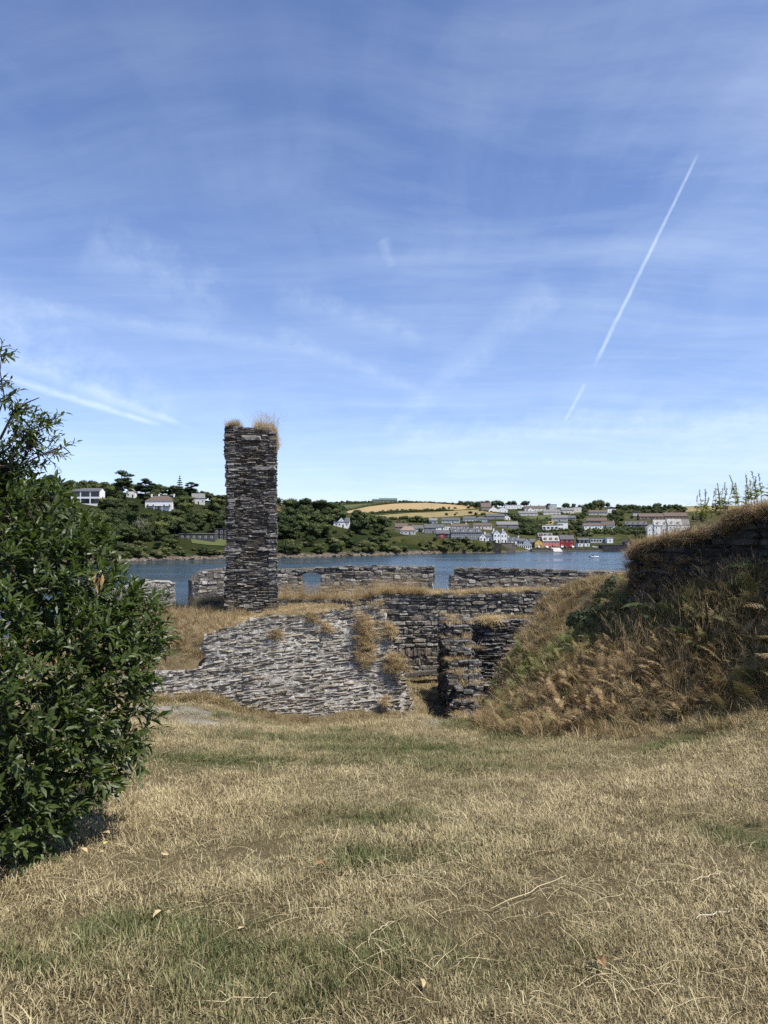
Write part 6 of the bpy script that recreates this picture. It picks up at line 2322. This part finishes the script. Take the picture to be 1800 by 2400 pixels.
mat_ = [p for p in spread_ground(6500, 1.0, 7.0, 7.4, 16.8, bank_front) if p[0] > 1.75 or p[1] < 11.5]
seedy = [p for p in spread_ground(900, 2.6, 6.5, 7.9, 11.5, bank_front) if rng.uniform() < sstep(2.6, 4.6, p[0])]
fringe = spread_ground(1300, 1.2, 6.0, 7.0, 12.5, lambda x, y: in_bank(x, y + .5) & ~in_bank(x, y - .3))
wt_top = []
n_ = len(bw.poly)
tops = bw.poly[2:11]
for k in range(1500):
    i = int(rng.integers(len(tops) - 1))
    t = rng.uniform()
    u, v = tops[i][0] + (tops[i + 1][0] - tops[i][0]) * t, tops[i][1] + (tops[i + 1][1] - tops[i][1]) * t
    wt_top.append(tuple(bw.at(u, v + rng.normal(0, .02), -rng.uniform(-.04, .9))))
hang = [tuple(bw.at(tops[i][0] + (tops[i + 1][0] - tops[i][0]) * t, tops[i][1] + (tops[i + 1][1] - tops[i][1]) * t - rng.uniform(0, .14), .05)) for i, t in zip(rng.integers(0, len(tops) - 1, 420), rng.uniform(size=420))]
nose = [tuple(bw.at(bw.poly[2][0] - .05 + rng.normal(0, .05), rng.uniform(bw.poly[1][1] - .25, bw.poly[2][1]), -rng.uniform(0, .9))) for _ in range(240)]
face_ = [tuple(bw.at(rng.uniform(bw.poly[2][0], bw.poly[2][0] + 3.2), rng.uniform(-1.0, -.05), .03)) for _ in range(190)]
lowf = [p for p in mat_]
tufts('slope_grass', 'long brown and straw grass on the slope left of the leaning wall', [(slope, mt, [.45, .3, .06, .19], (.6, 1.2), (-.2, .3))], M_BANK)
tufts('bank_grass', 'matted dry brown grass over the bank', [
    (mat_, [0, 1, 3, 4], [.35, .2, .2, .25], (.6, 1.1), (-.2, .42)), (seedy, [2, 1], [.75, .25], (.8, 1.5), (-.3, .25)), (fringe, [0, 1, 4], [.5, .3, .2], (.7, 1.2), (-.1, .45)), (face_, [3, 4], [.7, .3], (.5, .9), (-.3, .1))], M_BANK)


wt_top = [p for p in wt_top if rng.uniform() < .55 + .6 * float(snoise(np.array([p[0] * 5]), np.array([p[1] * 5]), 91)[0])]
tufts('bank_wall_grass', 'dry tan grass cap hanging over the dark bank wall', [(wt_top, [0, 1, 2, 3], [.42, .28, .04, .26], (.4, 1.05), (-.3, .02)), (hang[::2], [3], [1], (.4, 1.0), (-.3, 0)), (nose, [1, 3, 4], [.4, .3, .3], (.7, 1.1), (-.3, 0))], M_CAP)


# bracken
def frond(seed, mat, n=16, wide=.23):
    rr = np.random.default_rng(seed)
    V, Fc, bb = [], [], []
    bend = rr.uniform(.5, 1.3)

    def at(t):
        th = bend * t
        return np.array((math.sin(th) * t * .9, .03 * math.sin(4 * t), t * math.cos(th) * .95))
    k = 0
    for i in range(8):
        a_, b_ = at(i / 8), at((i + 1) / 8)
        k = len(V)
        w = .006 * (1 - i / 9)
        V += [(a_[0], a_[1] - w, a_[2]), (a_[0], a_[1] + w, a_[2]), (b_[0], b_[1] + w, b_[2]), (b_[0], b_[1] - w, b_[2])]
        Fc.append((k, k + 1, k + 2, k + 3))
        bb += [.3] * 4
    for i in range(n):
        t = .28 + .72 * i / n
        p, q = at(t), at(min(1, t + .02))
        fw = (q - p) / (np.linalg.norm(q - p) + 1e-6)
        ln_ = wide * math.sin(math.pi * min(1, (t - .2) / .8 * .75 + .25)) * rr.uniform(.85, 1.1)
        for s in (-1, 1):
            dr = rr.uniform(.05, .4)
            dirv = np.array((0, s, 0)) * .9 + fw * .35 + np.array((0, 0, -dr))
            dirv /= np.linalg.norm(dirv)
            m_ = 6
            tone = rr.uniform()
            for j in range(m_):
                c = p + dirv * ln_ * (j + .3) / m_
                L2 = ln_ * .20 * (1 - j / (m_ + 1)) + .008
                for s2 in (-1, 1):
                    d2 = fw * s2 + dirv * .5 + np.array((0, 0, rr.normal(-.1, .2)))
                    d2 /= np.linalg.norm(d2)
                    k = len(V)
                    w2 = ln_ / m_ * .42
                    V += [tuple(c - dirv * w2), tuple(c + dirv * w2), tuple(c + d2 * L2 * 1.3 + dirv * w2 * .8)]
                    Fc.append((k, k + 1, k + 2))
                    bb += [tone] * 3
    o = mesh_obj('frond', V, Fc, mat, link=False)
    o.data.attributes.new('br', 'FLOAT', 'POINT').data.foreach_set('value', np.array(bb, dtype=np.float32))
    return o


M_BRACK = grass_material('bracken', (0.15, 0.095, 0.045), (0.33, 0.23, 0.115), (0.58, 0.45, 0.27), (0.075, 0.098, 0.028), (0.24, 0.25, 0.09), .3, 1.3)
fv = [frond(1000 + i, M_BRACK) for i in range(6)]


def frond_ok(x, y):
    k = bank_front(x, y)
    pz = ground(x, y)
    h = sstep(1.9, 3.0, x) * sstep(8.6, 9.4, y + .5 * (x - 2.5))
    return k & (rng.uniform(size=len(x)) < .12 + .88 * h) & ~((y > 12.3) & (x > 2.55))


fp = np.array(spread_ground(7500, 1.6, 7.0, 7.8, 14.5, frond_ok))
gt = np.clip(.36 + .5 * snoise(fp[:, 0] * 1.7, fp[:, 1] * 1.7, 61) + rng.normal(0, .12, len(fp)), -.2, .9)
for gx, gy, gr_ in ((2.55, 12.7, .6), (3.0, 12.4, .5), (4.2, 10.3, .5), (3.9, 9.4, .4)):
    gt += .6 * np.exp(-((fp[:, 0] - gx) ** 2 + (fp[:, 1] - gy) ** 2) / gr_ ** 2)
n = len(fp)
fs_ = rng.uniform(.15, .34, n) * (1 + .9 * sstep(3.6, 4.4, fp[:, 0]) * (1 - sstep(.5, 1.5, (fp[:, 0] - A.x) * bw.N.x + (fp[:, 1] - A.y) * bw.N.y)))
scatter('bracken', fp, np.column_stack([rng.normal(0, .3, n), rng.normal(0, .3, n), rng.uniform(0, 6.28, n)]), fs_, rng.integers(0, 6, n), gt, fv, 'rust and green bracken fronds covering the bank')

# single clear green fronds before the dark wall
M_FERN = leafy('fern_green', (0.06, 0.10, 0.03), (0.17, 0.22, 0.085), .6, .3)
for px, py, d_, s, rz, lb in ((1545, 1440, 10.6, .62, 2.8, 'arching pale green fern frond before the dark bank wall'), (1800, 1350, 8.9, .62, 2.5, 'upper of two pale green fern fronds at the right edge'), (1770, 1385, 8.9, .55, 2.2, 'lower of two pale green fern fronds at the right edge'), (1470, 1480, 11.0, .5, .4, 'small green fern frond left of the arching frond')):
    o = frond(1100 + px, M_FERN, 18, .26)
    o.name = 'fern_frond'
    COL.objects.link(o)
    o.location = PX(px, py, d_)
    o.scale = (s, s, s)
    o.rotation_euler = (0, .5, rz)
    tag(o, lb, 'fern')

# ivy on the shoulder of the bank
V, Fc, MI = [], [], []
rr = np.random.default_rng(77)
lobes = []
for _ in range(26):
    px, py = rr.uniform(1330, 1450), rr.uniform(1385, 1470)
    if py < 1470 - (px - 1310) * .55 or py > 1500:
        continue
    q = PX(px, py, 12.9 - (py - 1385) * .006)
    q.z = max(q.z, gz(q.x, q.y) + .05)
    s = rr.uniform(.14, .26)
    lobes.append((q.x, q.y, q.z - .05, s, s, s))
c0 = np.array(lobes[0][:3])
for l in lobes:
    solid_lobe(l, V, Fc, 0, MI, rr, .8)
crown_lobes(rr, lobes, 3800, .026, V, Fc, 0, MI)
tag(mesh_obj('ivy', V, Fc, leafy('ivy_leaf', (0.022, 0.033, 0.010), (0.07, 0.085, 0.022), .7, .2)), 'dark green ivy draped over the shoulder of the bank', 'ivy')


# flowering weeds along the wall top at right
def weed(p, h, label, seed, spires):
    q = np.random.default_rng(seed)
    root = empty('tall_weed', p, label, 'plant', 'weeds on the bank wall')
    st, lv_ = MB(), []
    for _ in range(spires):
        x, y = q.normal(0, .09, 2)
        hh = h * q.uniform(.7, 1.05)
        tip = Vector((x * 1.6, y * 1.6, hh))
        st.tube([(x, y, -.05), (x * 1.2, y * 1.2, hh * .5), tip], [.004, .003, .0015], 4)
        for k in range(30):
            t = q.uniform(.05, .6)
            a_ = q.uniform(0, 6.28)
            lv_.append((frame_of(np.array((math.cos(a_), math.sin(a_), .5)), np.array((0, 0, 1.))) * q.uniform(.05, .085) * (1.15 - t * .8), np.array((x + .6 * x * t, y + .6 * y * t, hh * t)), int(q.integers(4)), q.uniform(.2, 1)))
        sp = MB()
        for k in range(20):
            t = .72 + .28 * k / 19
            a_ = q.uniform(0, 6.28)
            c = Vector((x * (1 + .6 * t), y * (1 + .6 * t), hh * t))
            st.tube([c, c + Vector((math.cos(a_) * .014, math.sin(a_) * .014, .012))], [.0035, .002], 3)
    st.build('stems', plain('weed_stem', (0.17, 0.15, 0.07), .8, .3, 20), root)
    V = np.concatenate([LEAF[vi] @ M.T + c for M, c, vi, _ in lv_])
    Fc = []
    for i in range(len(lv_)):
        Fc += [tuple(z + 11 * i for z in f) for f in LF]
    o = mesh_obj('leaves', V, Fc, leafy('weed_leaf', (0.08, 0.10, 0.02), (0.20, 0.20, 0.045), .6, .3) if 'weed_leaf' not in bpy.data.materials else bpy.data.materials['weed_leaf'], root)
    o['kind'] = 'stuff'
    o.data.attributes.new('br', 'FLOAT', 'POINT').data.foreach_set('value', np.repeat(np.array([z[3] for z in lv_], dtype=np.float32), 11))


for i, (px, py, d_, hpx, sp_, lb) in enumerate(((1632, 1226, 10.6, 66, 3, 'leftmost short weed on the bank wall'), (1655, 1218, 10.4, 70, 4, 'second weed from the left on the bank wall'), (1678, 1212, 10.2, 78, 4, 'tallest left spire weed on the bank wall'), (1702, 1208, 10.1, 72, 4, 'yellow green weed at the middle of the bank wall'),
                                             (1742, 1196, 9.9, 58, 3, 'small weed before the gap on the bank wall'), (1765, 1186, 9.6, 60, 4, 'leafy weed left of the last one on the bank wall'), (1795, 1180, 9.4, 64, 4, 'rightmost weed on the bank wall at the picture edge'))):
    weed(PX(px, py, d_) + Vector((0, 0, .06)), hpx * d_ / F, lb, 1200 + i, sp_)

# ---- odds and ends on the lawn
def on_lawn(px, py):
    x, z = ray(px, py)
    t = 1.5
    for _ in range(400):
        if CAMZ + z * t <= gz(x * t, t):
            break
        t += .03
    return Vector((x * t, t, gz(x * t, t)))


M_PALELEAF = plain('pale_fallen_leaf', (0.42, 0.32, 0.17), .8, .25, 30)
M_YLEAF = plain('yellow_fallen_leaf', (0.38, 0.36, 0.10), .7, .2, 30)
M_BLEAF = plain('brown_fallen_leaf', (0.27, 0.155, 0.075), .8, .35, 30)
items = [(1397, 2274, .055, M_BLEAF, 'curled brown fallen leaf near the bottom right of the lawn', .9), (984, 2322, .035, M_PALELEAF, 'small tan fallen leaf near the bottom middle of the lawn', .5), (180, 1932, .04, M_PALELEAF, 'pale fallen leaf beside the shrub tip', .2), (190, 1940, .04, M_YLEAF, 'yellow fallen leaf touching the pale one beside the shrub', .1),
         (258, 1965, .045, M_PALELEAF, 'pale fallen leaf nearest the dark twig by the shrub', .3), (243, 1994, .04, M_YLEAF, 'yellow green fallen leaf between pale ones near the shrub', .1), (205, 2012, .035, M_PALELEAF, 'left of three pale leaves in a row below the shrub', .2), (244, 2012, .035, M_PALELEAF, 'middle of three pale leaves in a row below the shrub', .3), (378, 2010, .04, M_PALELEAF, 'right of three pale leaves below the shrub, out on the lawn', .4),
         (384, 2157, .05, M_PALELEAF, 'larger pale fallen leaf on the left part of the lawn', .3), (408, 2150, .04, M_PALELEAF, 'pale leaf right beside the larger one on the left lawn', .5), (556, 2203, .04, M_PALELEAF, 'pale leaf lying near the green tuft on the lawn', .3), (738, 2042, .05, M_BLEAF, 'tan crumpled leaf in the middle of the lawn', .5), (515, 1958, .035, M_BLEAF, 'small tan leaf on the lawn right of the shrub', .5)]
for px, py, s, m_, lb, curl in items:
    p = on_lawn(px, py)
    q = LEAF[int(rng.integers(4))].copy()
    q[:, 1] *= 1.7
    q[:, 2] += curl * (q[:, 1] ** 2) * 3 + curl * .25 * np.sin(q[:, 0] * 3)
    mb = MB()
    o = mesh_obj('fallen_leaf', q * s * 1.15, LF, m_)
    o.location = p + Vector((0, 0, .028))
    o.rotation_euler = (rng.normal(0, .3), rng.normal(0, .3), rng.uniform(0, 6.28))
    tag(o, lb, 'leaf')


def stalk(pts, r0, label, mat):
    t_ = np.linspace(0, len(pts) - 1, 13)
    fx = np.interp(t_, range(len(pts)), [p[0] for p in pts])
    fy = np.interp(t_, range(len(pts)), [p[1] for p in pts])
    for _ in range(2):
        fx[1:-1] = (fx[:-2] + fx[1:-1] + fx[2:]) / 3
        fy[1:-1] = (fy[:-2] + fy[1:-1] + fy[2:]) / 3
    P3 = [on_lawn(a_, b_) + Vector((0, 0, .026)) for a_, b_ in zip(fx, fy)]
    mb = MB().tube(P3, [r0 * (.6 + .4 * math.sin(3.1 * (i + .5) / len(P3))) for i in range(len(P3))], 5)
    o = mb.build('dry_stalk', mat, None, True)
    tag(o, label, 'stalk')


M_STALK = plain('bleached_stalk', (0.50, 0.42, 0.26), .6, .15, 30)
stalk([(1150, 2146), (1195, 2127), (1245, 2105), (1290, 2083), (1326, 2064)], .002, 'long bleached stalk lying right of the middle of the lawn', M_STALK)
stalk([(1632, 2168), (1660, 2163), (1700, 2155), (1728, 2148)], 0.0026, 'short thick white stalk at the right of the lawn', plain('white_stalk', (0.60, 0.56, 0.46), .6, .1, 30))
stalk([(862, 2225), (872, 2205), (905, 2185), (925, 2178)], .0018, 'bent tan stalk forking in the middle of the lawn', M_STALK)
stalk([(475, 2375), (580, 2362), (650, 2355)], .0018, 'pale straw stalk near the bottom left of the lawn', M_STALK)
stalk([(1620, 2080), (1660, 2068), (1690, 2060)], .0026, 'thin straw stalk above the white stalk', M_STALK)
